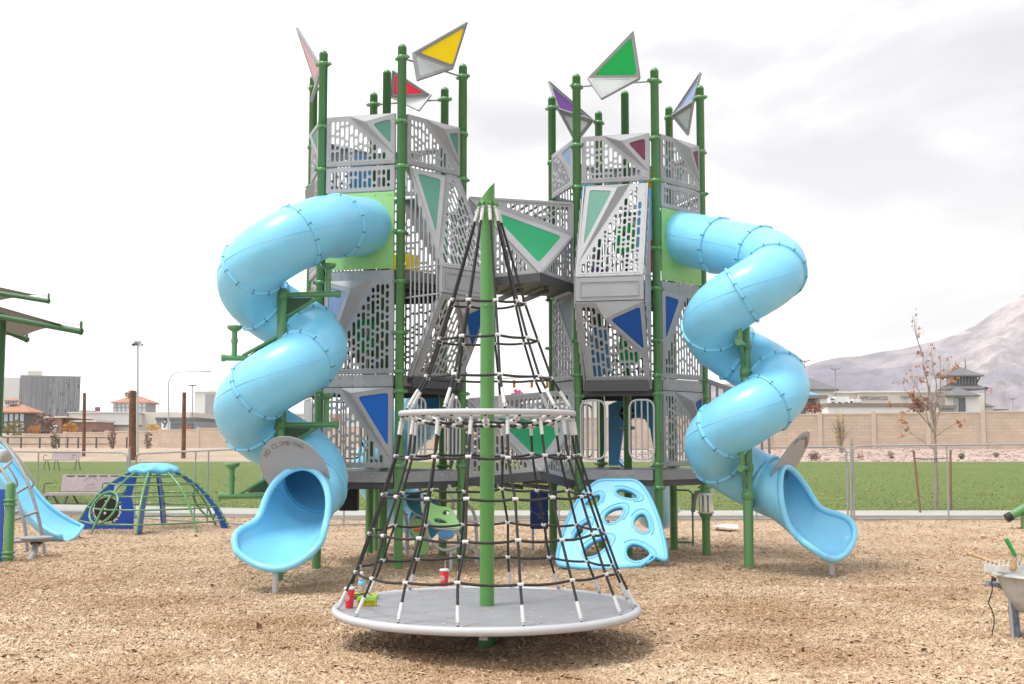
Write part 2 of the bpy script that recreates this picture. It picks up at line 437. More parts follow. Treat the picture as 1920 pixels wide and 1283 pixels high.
def bulge(parent, f, up_col, lo_col):
    """crystal bay: leans out from the roof rail, vertical waist band, leans back in to the middle deck"""
    u0, u1 = .13, 1.01; T = (5.36, .05); A = (3.96, .70); B = (3.62, .70); Z = (2.56, .10)
    qa = [f.p(u0 - .02, A[0], A[1]), f.p(u1 + .02, A[0], A[1]), f.p(u1, T[0], T[1]), f.p(u0 + .02, T[0], T[1])]
    panel(parent, qa, up_col, flip=True, sP=.27, zT=.13, R=(.45, .92), h=.10, wm=.06)
    m = MB(); n = f.n
    q = f.quad(u0 - .02, u1 + .02, B[0], A[0] - .02, .70); plate3(m, q, n)
    q2 = f.quad(u0 + .04, u1 - .04, B[0] + .06, A[0] - .08, .712)
    for i in range(4): m.bar(Vector(q2[i]), Vector(q2[(i + 1) % 4]), .012, .012, up=n)
    plate3(m, f.quad(u0 + .05, u1 - .05, B[0] + .07, A[0] - .09, .69), n, th=.02)
    for u in (u0 - .02, u1 + .02):
        for a, b in ((T, A), (A, B), (B, Z)):
            m.bar(f.p(u, a[0], a[1] - .03), f.p(u, b[0], b[1] - .03), .07, .02, up=f.e)
    m.build('waist_band', M['grey'], parent)
    qb = [f.p(u0 + .02, Z[0], Z[1]), f.p(u1 + .03, Z[0], Z[1]), f.p(u1 + .02, B[0] - .03, B[1]), f.p(u0 - .02, B[0] - .03, B[1])]
    panel(parent, qb, lo_col, flip=False, sP=.29, zT=.30, R=(.42, .83), h=.09, wm=.045)
    for side, u in ((0, u0 - .05), (1, u1 + .05)):
        m = MB()
        for k in range(7):
            o = .12 + k * .085; zt = T[0] - (o - T[1]) / (A[1] - T[1]) * (T[0] - A[0]); zb = Z[0] + (o - Z[1]) / (B[1] - Z[1]) * (B[0] - Z[0])
            m.cyl(f.p(u, zb + .04, o), f.p(u, zt - .04, o), .013, n=8)
        for zz in (3.98, 3.6): m.cyl(f.p(u, zz, .02), f.p(u, zz, .66), .014, n=8)
        m.build('bar_screen', M['grey'], parent)
    m = MB(); plate3(m, [f.p(u0, 2.5, -.02), f.p(u1, 2.5, -.02), f.p(u1, 2.52, .14), f.p(u0, 2.52, .14)], (0, 0, 1), th=.05)
    m.bar(f.p(u0 - .02, 2.47, .13), f.p(u1 + .02, 2.47, .13), .02, .13, up=f.e.cross(f.n)); m.build('sill', M['dark'], parent)
def slide_face(parent, f, hole_px):
    """light green entrance sheet with a round hole, a small slotted screen above it"""
    slot_panel(parent, f.quad(S0, S1, 5.05, 5.38, MIDOUT), f.n, .045)
    m = MB(); q = f.quad(S0, S1, 3.99, 5.03, MIDOUT); c = hole_px
    fr = (f.p(0, 0, MIDOUT), f.e, Vector((0, 0, 1)), f.n)
    cu, cz = to2(fr, c); hole = [(cu + .37 * math.cos(a), cz + .37 * math.sin(a)) for a in [2 * math.pi * k / 28 for k in range(28)]]
    m.plate(fr, [(S0, 3.99), (S1, 3.99), (S1, 5.03), (S0, 5.03)], [hole], .02)
    for u in np.linspace(S0 + .06, S1 - .06, 5):
        for z in (4.03, 4.99): m.ball(f.p(float(u), z, MIDOUT + .012), .012, 6)
    m.build('entrance_sheet', M['lime'], parent)
def low_high(parent, f, midcol, lowcol, mid=None, low=None):
    if midcol: panel(parent, f.quad(S0, S1, 2.6, 3.84, MIDOUT), midcol, **(mid or dict(flip=True, sP=.32, zT=.10, R=(.57, .9), h=.11)))
    if lowcol: panel(parent, f.quad(S0, S1, 1.36, 2.40, MIDOUT), lowcol, **(low or dict(sP=.26, zT=.08, R=(.44, .93), h=.1)))
def strip(parent, f, z0, z1):
    m = MB(); plate3(m, f.quad(S0, S1, z0, z1, MIDOUT - .01), f.n, th=.02)
    for z in (z0 + .03, z1 - .03):
        for u in np.linspace(S0 + .05, S1 - .05, 6): m.box(f.p(float(u), z, MIDOUT), (.02, .02, .01))
    m.build('fascia', M['grey'], parent)

def flag(parent, f, pts, outs, col, bar_px):
    """two folded facets hung on a bar between two post tops. pts: bar left, bar right, apex, lower tip (pixels)"""
    a, b, ap, lo = [f.px(p[0], p[1], o) for p, o in zip(pts, outs)]
    m = MB(); n = f.n; wins = []
    for tri, c in (((a, b, ap), col), ((a, b, lo), 'frost')):
        hold = []
        def w(P2): hold.append(rounded(inset(P2, .038), .05)); return hold[0]
        fr, P2 = plate3(m, tri, n, win=w, th=.02); wins.append((fr, hold[0], c))
        t = [Vector(x) for x in tri]
        for i in range(3): m.bar(t[i] - fr[3] * .015, t[(i + 1) % 3] - fr[3] * .015, .015, .03, up=fr[3])
    pa, pb = f.p(0, bar_px[0]), f.p(f.L, bar_px[1])
    m.cyl(pa, pb, .014, n=8)
    o = m.build('flag', M['grey2'] if col in ('yellow',) else M['grey'], parent)
    for fr, loop, c in wins:
        k = MB(); oo, ex, ey, nn = fr; k.plate((oo + nn * .003, ex, ey, nn), loop, (), .008); k.build('pane', M[c], o)

CL = (1.05, 1.35, 2.35, 2.62, 3.1, 3.84, 4.45, 5.38, 6.0, 6.86)
TW = {}
TW['L'] = thing('play_tower', 'hexagonal grey play tower with green posts and a yellow topped flag, left of the two', 'play tower', CEN['L'], 'hexagonal play towers')
TW['R'] = thing('play_tower', 'hexagonal grey play tower with green posts and a green topped flag, right of the two', 'play tower', CEN['R'], 'hexagonal play towers')
for t in 'LR':
    for k in 'ABCDEF':
        cl = [z + rnd.uniform(-.03, .03) for z in CL]; cl[-1] = 6.86
        if k in 'DE': cl = cl[1::2] + [6.86] if cl[1::2][-1] != 6.86 else cl[1::2]
        make_post(TW[t], vtx(t, k), HP, cl)
    make_post(TW[t], CEN[t], HP, (2.62, 1.9) if t == 'R' else (2.62,))
    for z in (1.30, 2.57, 3.98): deck(TW[t], t, z)
FL = {ab: Face('L', ab) for ab in ('AB', 'BC', 'CD', 'DE', 'EF', 'FA')}
FR = {ab: Face('R', ab) for ab in ('AB', 'BC', 'CD', 'DE', 'EF', 'FA')}
# left tower
for ab in FL: guard(TW['L'], FL[ab], 'teal')
ENT = {'L': FL['AB'].px(683, 425, MIDOUT), 'R': FR['BC'].px(1277, 447, MIDOUT)}
slide_face(TW['L'], FL['AB'], ENT['L'])
low_high(TW['L'], FL['AB'], 'greyblue', 'brightblue')
strip(TW['L'], FL['AB'], 3.85, 3.97); strip(TW['L'], FL['AB'], 2.42, 2.58)
bulge(TW['L'], FL['BC'], 'teal', 'bluewin')
rail_loop(TW['L'], FL['BC'], .10, .40); rail_loop(TW['L'], FL['BC'], .76, 1.04)
low_high(TW['L'], FL['FA'], 'greyblue', None); panel(TW['L'], FL['FA'].quad(S0, S1, 4.0, 5.36, MIDOUT), 'greyblue', flip=True, sP=.4, zT=.3, R=(.6, .9))
low_high(TW['L'], FL['EF'], 'teal', None); slot_panel(TW['L'], FL['EF'].quad(S0, S1, 4.0, 5.36, MIDOUT), FL['EF'].n)
panel(TW['L'], FL['DE'].quad(S0, S1, 4.0, 5.36, MIDOUT), 'greenwin', flip=True, sP=.4, zT=.3, R=(.6, .9))
slot_panel(TW['L'], FL['DE'].quad(S0, S1, 2.6, 3.84, MIDOUT), FL['DE'].n)
for f in (FL['EF'], FL['FA']): rail_loop(TW['L'], f, .12, 1.02, nb=7)
# right tower
for ab, c in (('AB', 'maroon'), ('BC', 'maroon'), ('CD', 'teal'), ('DE', 'teal'), ('EF', 'bluewin'), ('FA', 'greyblue')): guard(TW['R'], FR[ab], c)
slide_face(TW['R'], FR['BC'], ENT['R'])
low_high(TW['R'], FR['BC'], 'bluewin', 'bluewin', mid=dict(flip=True, sP=.45, zT=.22, R=(.58, .94), h=.08, wm=.06), low=dict(sP=.28, zT=.45, R=(.55, .88), h=.12, wm=.05))
strip(TW['R'], FR['BC'], 3.85, 3.97); strip(TW['R'], FR['BC'], 2.42, 2.58)
bulge(TW['R'], FR['AB'], 'teal', 'bluewin')
rail_loop(TW['R'], FR['AB'], .05, .40); rail_loop(TW['R'], FR['AB'], .745, 1.09)
low_high(TW['R'], FR['FA'], 'greyteal', None, mid=dict(sP=.25, zT=.25, R=(.42, .93), h=.08))
for f in (FR['EF'], FR['CD']): slot_panel(TW['R'], f.quad(S0, S1, 4.0, 5.36, MIDOUT), f.n)
for f in (FR['EF'], FR['DE']): slot_panel(TW['R'], f.quad(S0, S1, 2.6, 3.84, MIDOUT), f.n)
panel(TW['R'], FR['DE'].quad(S0, S1, 4.0, 5.36, MIDOUT), 'greenwin', flip=True, sP=.4, zT=.3, R=(.6, .9))
rail_loop(TW['R'], FR['EF'], .12, 1.02, nb=7)
# coloured play pieces inside, seen through the slots
def inner(t, f, u0, u1, z0, z1, back, col, holes=True):
    m = MB(); fr = (f.p(0, 0, -back), f.e, Vector((0, 0, 1)), f.n)
    P = rounded([(u0, z0), (u1, z0 + .03), (u1 - .03, z1), (u0 + .02, z1 - .02)], .08)
    H = [[(((u0 + u1) / 2) + .06 * math.cos(a), z0 + (z1 - z0) * .6 + .06 * math.sin(a)) for a in [2 * math.pi * k / 14 for k in range(14)]]] if holes else []
    m.plate(fr, P, H, .025); m.build('play_panel', M[col], TW[t])
inner('L', FL['DE'], .35, .85, 4.05, 4.5, .12, 'yellow'); inner('L', FL['CD'], .1, .5, 4.3, 5.1, .2, 'greenwin')
inner('L', FL['EF'], .1, .5, 4.9, 6.0, .1, 'slide3', False); inner('L', FL['AB'], .3, .6, 2.9, 3.4, .55, 'green')
inner('R', FR['AB'], .08, .4, 4.0, 4.25, .35, 'purple'); inner('R', FR['AB'], .45, .8, 4.45, 4.9, .5, 'green')
inner('R', FR['AB'], .1, .4, 2.65, 3.4, .5, 'slide3'); inner('R', FR['AB'], .5, .8, 2.8, 3.3, .6, 'green')
inner('R', FR['DE'], .25, .52, 4.6, 5.95, .05, 'slide3'); inner('R', FR['AB'], .98, 1.10, 4.1, 4.6, .2, 'red', False); inner('R', FR['AB'], .95, 1.1, 5.3, 5.6, .1, 'yellow', False)
inner('R', FR['EF'], .2, .6, 5.0, 5.8, .1, 'slide')
# flags
zb = 6.86
flag(TW['L'], FL['BC'], [(775, 100), (850, 128), (877, 42), (784, 150)], (.0, .0, .25, .2), 'yellow', (zb, zb))
flag(TW['L'], FL['DE'], [(809, 179), (733, 183), (737, 132), (786, 209)], (.0, .0, -.2, -.15), 'pink', (zb, zb))
flag(TW['R'], FR['AB'], [(1102, 147), (1200, 146), (1187, 59), (1128, 185)], (.0, .0, .2, .15), 'green', (zb, zb))
fa = FL['FA']
def flag_free(t, f, ua, ub, ap, lo, col):
    a, b = f.p(ua, zb), f.p(ub, zb); apx, lop = f.p(*ap), f.p(*lo); m = MB(); wins = []
    for tri, c in (((a, b, apx), col), ((a, b, lop), 'frost')):
        hold = []
        def w(P2): hold.append(rounded(inset(P2, .045), .06)); return hold[0]
        fr, P2 = plate3(m, tri, f.n, win=w, th=.02); wins.append((fr, hold[0], c)); q = [Vector(x) for x in tri]
        for i in range(3): m.bar(q[i] - fr[3] * .015, q[(i + 1) % 3] - fr[3] * .015, .015, .03, up=fr[3])
    m.cyl(f.p(0, zb), f.p(f.L, zb), .014, n=8); o = m.build('flag', M['grey'], TW[t])
    for fr, loop, c in wins:
        k = MB(); oo, ex, ey, nn = fr; k.plate((oo + nn * .003, ex, ey, nn), loop, (), .008); k.build('pane', M[c], o)
flag_free('L', FL['FA'], .2, .92, (.55, 7.55, .32), (.7, 6.45, .12), 'palepink')
flag_free('R', FR['EF'], .16, 1.0, (.98, 7.36, .22), (.35, 6.5, .2), 'purple')
flag_free('R', FR['CD'], .2, .98, (.15, 7.30, .1), (.75, 6.5, .16), 'paleblue')

# ---------- bridges between the towers
def bridge(label, z0l, z0r, z1l, z1r, vz, wcol, vpx, name='play_bridge'):
    a = vtx('L', 'C'); b = vtx('R', 'A'); d2 = vtx('L', 'D'); f2 = vtx('R', 'F')
    e = (b - a).normalized(); n = e.cross(Vector((0, 0, 1)))
    if n.y > 0: n = -n
    a2, b2 = a + e * .1 + n * .02, b - e * .08 + n * .02; z = lambda p, h: Vector((p.x, p.y, h))
    root = thing(name, label, 'bridge', z((a + b) / 2, (z0l + z0r) / 2), 'covered bridges between the towers')
    TL, TR, BL, BR = z(a2, z1l), z(b2, z1r), z(a2, z0l), z(b2, z0r)
    V = a2 + (b2 - a2) * .56 + n * .62; V = z(V, vz); RM = BR + (TR - BR) * .60
    m = MB(); wins = []; hold = []
    plate3(m, [TL, V, BL], n, fill=.05); plate3(m, [RM, V, BR], n, fill=.045)
    plate3(m, [TL, RM, TR], n, fill=.05)
    def w(P2): hold.append(rounded(inset(P2, .11), .07)); return hold[0]
    fr, _ = plate3(m, [TL, V, RM], n, win=w); wins.append((fr, hold[0], wcol))
    for p, q in ((TL, TR), (TL, V), (V, RM), (TL, RM), (TR, BR), (TL, BL)): m.bar(p, q, .035, .035, up=n)
    o = m.build('side_panel', M['grey'], root); put_windows(wins, o)
    d3, f3 = d2 + e * .1, f2 - e * .08
    m = MB(); P = [BL, V, BR, z(f3, z0r), z(d3, z0l)]
    for q in ((BL, V, z(d3, z0l)), (V, BR, z(f3, z0r)), (V, z(f3, z0r), z(d3, z0l))):
        plate3(m, [p - Vector((0, 0, .05)) for p in q], (0, 0, 1), th=.07)
    for p, q in ((BL, V), (V, BR)): m.bar(p - Vector((0, 0, .06)), q - Vector((0, 0, .06)), .03, .12)
    for k in (.25, .5, .75): m.bar(BL.lerp(BR, k) - Vector((0, 0, .11)), z(d3, z0l).lerp(z(f3, z0r), k) - Vector((0, 0, .11)), .05, .06)
    m.build('deck', M['dark'], root)
    m = MB(); q = [z(d3, z0l), z(f3, z0r), z(f3, z1r), z(d3, z1l)]; plate3(m, q, -n, fill=.07)
    m.bar(q[3], q[2], .05, .05); m.build('far_panel', M['grey'], root)
    m = MB()
    for k in range(9):
        t = (k + .5) / 9; m.bar(TL.lerp(TR, t) + Vector((0, 0, .0)), z(d3, z1l).lerp(z(f3, z1r), t), .05, .015)
    if vz > 3: m.build('roof_slats', M['grey'], root)
    return root
bridge('upper grey bridge with a green triangular window joining the two towers high up', 3.95, 3.95, 5.12, 5.12, 4.0, 'greenwin', None)
bridge('lower grey bridge with a green triangular window behind the rope cone', 1.2, 1.15, 2.28, 2.42, 1.3, 'greenwin', None)
# ---------- tube slides
def smooth(P, k=9, it=2):
    P = np.array([tuple(p) for p in P])
    for _ in range(it):
        Q = P.copy()
        for i in range(1, len(P) - 1):
            r = min(k, i, len(P) - 1 - i); Q[i] = P[i - r:i + r + 1].mean(0)
        P = Q
    return [Vector(p) for p in P]
def resample(P, n):
    d = [0]
    for i in range(1, len(P)): d.append(d[-1] + (P[i] - P[i - 1]).length)
    out = []; j = 0
    for k in range(n):
        t = d[-1] * k / (n - 1)
        while j < len(P) - 2 and d[j + 1] < t: j += 1
        u = (t - d[j]) / max(1e-9, d[j + 1] - d[j]); out.append(P[j].lerp(P[j + 1], u))
    return out, d[-1]
def frames(P):
    F = []
    for i in range(len(P)):
        t = (P[min(i + 1, len(P) - 1)] - P[max(i - 1, 0)]).normalized(); s = t.cross(Vector((0, 0, 1))).normalized(); u = s.cross(t); F.append((P[i], t, s, u))
    return F
def tube_slide(label, C, n, start, z0, th0, th1, zs, slope, r, R, exit_len, exit_z, exit_turn=0.0, bank=0.0, step=.80, straight=None):
    root = thing('tube_slide', label, 'slide', (C[0], C[1], 0), 'spiral tube slides')
    C = Vector((C[0], C[1], 0)); P = [start - n * .05, start]
    a0 = C + r * Vector((math.cos(rad(th0)), math.sin(rad(th0)), 0)) + Vector((0, 0, zs))
    for k in range(1, 12): P.append(start.lerp(a0, k / 12))
    th = th0; z = zs
    while th > th1:
        P.append(C + r * Vector((math.cos(rad(th)), math.sin(rad(th)), 0)) + Vector((0, 0, z))); th -= 5; z -= slope * 5
    P, Ltot = resample(P, 260); P = smooth(P, 10, 2); F = frames(P); seg = Ltot / 259
    NS = 28
    def ring(f, rr): return [f[0] + (f[2] * math.cos(a) + f[3] * math.sin(a)) * rr for a in [2 * math.pi * k / NS for k in range(NS)]]
    nsec = max(1, round(Ltot / step)); cuts = [round(259 * k / nsec) for k in range(nsec + 1)]
    for k in range(nsec):
        m = MB(); i0, i1 = cuts[k], cuts[k + 1]; vs = []
        idx = list(range(i0, i1 + 1, 2)); idx = idx if idx[-1] == i1 else idx + [i1]
        for i in idx:
            u = (i - i0) / (i1 - i0); rr = R * (1 + .012 * math.sin(math.pi * u)) if k % 2 == 0 else R * (.985 + .012 * math.sin(math.pi * u))
            vs += ring(F[i], rr)
        q = len(idx)
        m.add(vs, [(i * NS + j, i * NS + (j + 1) % NS, (i + 1) * NS + (j + 1) % NS, (i + 1) * NS + j) for i in range(q - 1) for j in range(NS)], 0, True)
        for sg in (-1, 1):
            m.tube([F[i][0] + F[i][2] * sg * (R * (1.004 if k % 2 == 0 else .99)) + F[i][3] * .03 for i in idx], .003, 4)
        sec = m.build('tube_section', M['slide'], root)
        f = F[i0]; m = MB()
        prof = [(R * .98, -.022), (R + .018, -.020), (R + .023, -.013), (R + .023, .013), (R + .018, .020), (R * .98, .022)]
        Rm = Matrix((f[2], f[3], f[1])).transposed(); m.lathe(prof, f[0], 30, R=Rm)
        for b in range(12):
            a = 2 * math.pi * (b + .5) / 12; d = f[2] * math.cos(a) + f[3] * math.sin(a)
            m.bar(f[0] + d * (R + .010) - f[1] * .027, f[0] + d * (R + .010) + f[1] * .027, .014, .014, mi=1)
            m.bar(f[0] + d * (R + .018), f[0] + d * (R + .028), .016, .016, mi=1)
        m.build('flange', [M['slide'], M['bolt']], sec)
    # exit: full tube that opens into a flared trough with a rolled lip
    f = F[-1]; t = Vector((f[1].x, f[1].y, 0)).normalized(); E = []; p = f[0].copy(); zz = p.z; n_e = 40; sl0 = f[1].z / math.hypot(f[1].x, f[1].y)
    for i in range(n_e + 1):
        u = i / n_e; E.append(p.copy()); t2 = Matrix.Rotation(rad(exit_turn) * u, 3, 'Z') @ t
        h0, h1 = f[0].z, exit_z; Le = exit_len; uu = (i + 1) / n_e
        hz = h0 + (sl0 * Le) * (uu - 2 * uu * uu + uu ** 3) + (h1 - h0) * (3 * uu * uu - 2 * uu ** 3)
        p = p + t2 * (Le / n_e); p.z = hz
    FE = frames(E); m = MB(); K = 24; vs = []; edgeL = []; edgeR = []
    T0 = .30
    def half(u): return 180.0 if u <= T0 else 180 - 98 * min(1, (u - T0) / (1 - T0) / .34) ** .62 - 24 * (u - T0) / (1 - T0)
    us = [i / n_e for i in range(n_e + 1)]
    for i, u in enumerate(us):
        a = half(u); ff = FE[i]; tt = max(0, (u - T0) / (1 - T0)); rr = R * (1 + .66 * max(0, (tt - .28) / .72) ** 1.25); a = a * (1 - .38 * max(0, (tt - .78) / .22) ** 2); w_ = min(1, u / .12); upv = (ff[3] * (1 - w_) + Vector((0, 0, 1)) * w_).normalized()
        sd_ = ff[2] if ff[2].y < 0 else -ff[2]; bk_ = rad(bank) * min(1, tt * 2); upv = upv * math.cos(bk_) + sd_ * math.sin(bk_); s2_ = ff[1].cross(upv).normalized(); s2_ = s2_ if s2_.dot(ff[2]) > 0 else -s2_; rr *= 1 + .07 * min(1, u / .15)
        base = ff[0] - upv * R; row = []
        for k in range(K + 1):
            an = rad(-a + 2 * a * k / K); row.append(base + upv * rr + s2_ * math.sin(an) * rr - upv * math.cos(an) * rr)
        vs += row
        if u >= T0: edgeL.append(row[0]); edgeR.append(row[-1])
    endrow = vs[-(K + 1):]
    m.add(vs, [(i * (K + 1) + k, i * (K + 1) + k + 1, (i + 1) * (K + 1) + k + 1, (i + 1) * (K + 1) + k) for i in range(n_e) for k in range(K)], 0, True)
    # outer skin a little larger, so the trough has thickness
    loop = edgeR[::-1] + edgeL[1:] + endrow[1:-1]
    lp, _ = resample(loop + [loop[0]], 120); lp = smooth(lp[:-1] + lp[:1], 3, 2)[:-1]
    m.tube(lp, .042, 10, closed=True)
    ex = m.build('exit_trough', M['slide'], root)
    fe = FE[0]; m = MB(); Rm = Matrix((fe[2], fe[3], fe[1])).transposed(); m.lathe([(R * .98, -.028), (R + .03, -.024), (R + .03, .024), (R * .98, .028)], fe[0], 30, R=Rm); m.build('flange', M['slide'], ex)
    last = FE[-5]; foot = last[0] - Vector((0, 0, R * 1.02)); m = MB(); m.lathe([(.13, .0), (.12, -.07), (.09, -.08), (0, -.08)], foot + Vector((0, 0, .03)), 14); m.build('foot_boss', M['slide'], ex)
    m = MB(); m.cyl((foot.x, foot.y, -.2), foot, .035, n=12); m.build('exit_leg', M['silver'], root)
    return root, C, F, FE, R
def warn_disc(root, f, R, lift, a, b, roll):
    ex, up, n = f[2], f[3], f[1]
    if ex.cross(up).dot(n) < 0: ex = -ex
    c_, s_ = math.cos(rad(roll)), math.sin(rad(roll)); ex, up = ex * c_ + up * s_, up * c_ - ex * s_
    fr = (f[0].copy(), ex, up, n); m = MB(); P = []
    for k in range(181):
        q = rad(-90 + 2 * k); x, y = a * math.cos(q), lift + b * math.sin(q)
        if math.hypot(x, y) > R * 1.0: P.append((x, y))
    P = P[1:-1]; q0, q1 = math.atan2(P[-1][1], P[-1][0]), math.atan2(P[0][1], P[0][0])
    if q0 < 0: q0 += 2 * math.pi
    P += [(R * math.cos(q0 + (q1 - q0) * k / 24), R * math.sin(q0 + (q1 - q0) * k / 24)) for k in range(1, 24)]
    m.plate(fr, P, (), .012); o = m.build('warning_plate', M['grey'], root)
    m = MB(); put_text(m, 'NO CLIMBING', .085, fr, off=(0, lift), lift=.009, arc=(b * .80, rad(130), rad(50))); m.build('lettering', M['lettering'], o)
def slide_post(root, C, top, brackets, C2=None):
    m = MB(); m.lathe([(.065, -.3), (.065, top - .03), (.05, top), (0, top + .01)], C, 18); po = m.build('support_post', M['post'], root)
    for z, d, L, up in brackets:
        d = Vector(d).normalized(); m = MB(); a = C + Vector((0, 0, z)); b = a + d * L
        m.cyl(a, b, .036, n=10); m.cyl(b - d * .04, b + d * .01, .046, n=10); m.lathe([(.066, -.06), (.08, -.05), (.08, .05), (.066, .06)], a, 16)
        sg = 1 if d.x < -.5 else -1; m.tube([a + Vector((0, 0, sg * .3)), a + d * L * .66 + Vector((0, 0, sg * .03))], .022, 8)
        s = a + d * L * .8; m.cyl(s, s + Vector((0, 0, up)), .034, n=10); m.cyl(s + Vector((0, 0, up * .5)), s + Vector((0, 0, up * .62)), .042, n=10)
        m.lathe([(.036, up - .05), (.085, up - .02), (.10, up + .02), (.0, up + .02)], s, 12)
        sd = d.cross(Vector((0, 0, 1))); fr = frame(a, d, (0, 0, 1)); m.plate(fr, [(.07, sg * .27), (L * .55, sg * .04), (.07, sg * .04)], [], .008, mi=1)
        m.build('bracket', [M['post'], M['mesh']], root)
nL, nR = FL['AB'].n, FR['BC'].n
CLs = at(526, 800, 14.5); CRs = at(1400, 800, 15.3)
sl, C, F, FE, R = tube_slide('light blue spiral tube slide coming off the left tower, mouth turned towards the camera', CLs, nL, ENT['L'], 0, -13.6, -741, 4.38, 1.6 / 360, .475, .392, 1.08, .66, -4, 6)
slide_post(sl, C, 3.6, [(3.52, (1, -.1, 0), .72, .36), (2.72, (-1, -.2, 0), .72, .38), (1.9, (1, -.1, 0), .72, .36), (1.03, (-1, -.2, 0), .72, .38)])
warn_disc(sl, FE[7], R, .36, .43, .48, 14)
sr, C, F, FE, R = tube_slide('light blue spiral tube slide coming off the right tower, mouth turned away to the right', CRs, nR, ENT['R'], 0, 45, -669, 4.22, 1.56 / 360, .49, .385, 1.03, .60, -14, 16)
slide_post(sr, C, 3.28, [(2.95, (-.35, -1, 0), .6, .36), (2.6, (.5, 1, 0), .6, .3), (1.36, (-.35, -1, 0), .6, .38), (1.0, (.5, 1, 0), .6, .3)])
warn_disc(sr, FE[5], R, .40, .42, .50, -6)

# small tube slide behind the left tower
def back_tube():
    P = [at(812, 728, 17.8), at(800, 750, 18.3), at(780, 795, 18.7), at(745, 830, 18.6), at(705, 855, 18.4), at(690, 880, 18.7), at(720, 920, 19.1), at(770, 962, 19.2), at(800, 975, 18.9)]
    Q = []
    for i in range(len(P) - 1):
        for k in range(8): Q.append(P[i].lerp(P[i + 1], k / 8))
    Q.append(P[-1]); Q = smooth(Q, 5, 3); root = thing('tube_slide', 'shaded blue tube slide curling down behind the left tower', 'slide', (P[4].x, P[4].y, 0), 'spiral tube slides')
    n = len(Q)
    for k in range(4):
        a, b = n * k // 4, min(n - 1, n * (k + 1) // 4); m = MB(); m.tube(Q[a:b + 1], .36, 22, caps=False); s_ = m.build('tube_section', M['slide'], root)
        m = MB(); t = (Q[a + 1] - Q[a]).normalized(); m.cyl(Q[a] - t * .025, Q[a] + t * .025, .39, n=24, caps=False); m.build('flange', M['slide'], s_)
    m = MB(); g = P[4]; m.cyl((g.x, g.y, -.2), (g.x, g.y, g.z - .3), .05, n=12); m.build('support_post', M['post'], root)
back_tube()
# open slide with an arched hood at the back of the right tower
def hood_slide():
    f = FR['DE']; c = f.p(f.L / 2, 0, .1); root = thing('hooded_slide', 'mid blue slide with an arched hood at the back of the right tower', 'slide', (c.x, c.y, 0))
    m = MB(); fr = (f.p(0, 0, .08), f.e, Vector((0, 0, 1)), f.n)
    outer = [(.12, 1.32), (.12, 2.28), (.30, 2.36), (.57, 2.38), (.84, 2.36), (1.02, 2.28), (1.02, 1.32)]
    inner_ = [(.27, 1.32), (.30, 1.5), (.36, 1.9), (.44, 2.05), (.57, 2.08), (.70, 2.05), (.78, 1.9), (.84, 1.5), (.87, 1.32)]
    m.plate(fr, outer + inner_[::-1], (), .07); m.build('hood', M['slide3'], root)
    m = MB(); rows = []
    for i in range(17):
        u = i / 16; o = .1 + 2.6 * u; z = 1.28 - 1.0 * (3 * u * u - 2 * u ** 3) - .1 * u
        rows.append([f.p(.57 + s * .38, z + .30 * abs(s) ** 4, o) for s in [-1 + 2 * k / 10 for k in range(11)]])
    vs = [p for r_ in rows for p in r_]; m.add(vs, [(i * 11 + k, i * 11 + k + 1, (i + 1) * 11 + k + 1, (i + 1) * 11 + k) for i in range(16) for k in range(10)], 0, True)
    vs2 = [p - Vector((0, 0, .04)) for p in vs]; m.add(vs2, [(i * 11 + k, (i + 1) * 11 + k, (i + 1) * 11 + k + 1, i * 11 + k + 1) for i in range(16) for k in range(10)], 0, True)
    for k in (0, 10): m.tube([r_[k] for r_ in rows], .04, 8)
    m.build('chute', M['slide'], root)
    e = f.p(.57, 0, 2.2); m = MB(); m.cyl((e.x, e.y, -.2), (e.x, e.y, .35), .035, n=10); m.build('leg', M['silver'], root)
hood_slide()
# rear slatted ramp to the right of the right tower
def side_ramp():
    a, b = vtx('R', 'C') + Vector((.15, .15, 0)), vtx('R', 'D') + Vector((.2, .1, 0)); e = Vector((1, .12, 0)).normalized()
    root = thing('slatted_walkway', 'grey walkway with upright bar railings half hidden behind the right slide', 'walkway', (a.x, a.y + .6, 0))
    p0 = Vector((vtx('R', 'C').x + .12, 18.2, 0)); m = MB()
    m.bar(p0 + Vector((0, 0, 1.25)), p0 + e * 1.0 + Vector((0, 0, 1.25)), .9, .1); m.build('deck', M['deck'], root)
    for z0, z1, nm in ((2.2, 2.62, 'railing'), (1.35, 2.2, 'railing')):
        m = MB()
        m.bar(p0 + Vector((0, -.45, z1)), p0 + e * 1.0 + Vector((0, -.45, z1 - (.35 if z0 > 2 else 0))), .04, .07); m.bar(p0 + Vector((0, -.45, z0)), p0 + e * 1.0 + Vector((0, -.45, z0)), .04, .07)
        for k in range(9): q = p0 + e * (.05 + .115 * k) + Vector((0, -.45, 0)); m.bar(q + Vector((0, 0, z0)), q + Vector((0, 0, z1 - (.04 * k if z0 > 2 else 0))), .035, .03, up=(0, 1, 0))
        m.build(nm, M['grey2'], root)
side_ramp()
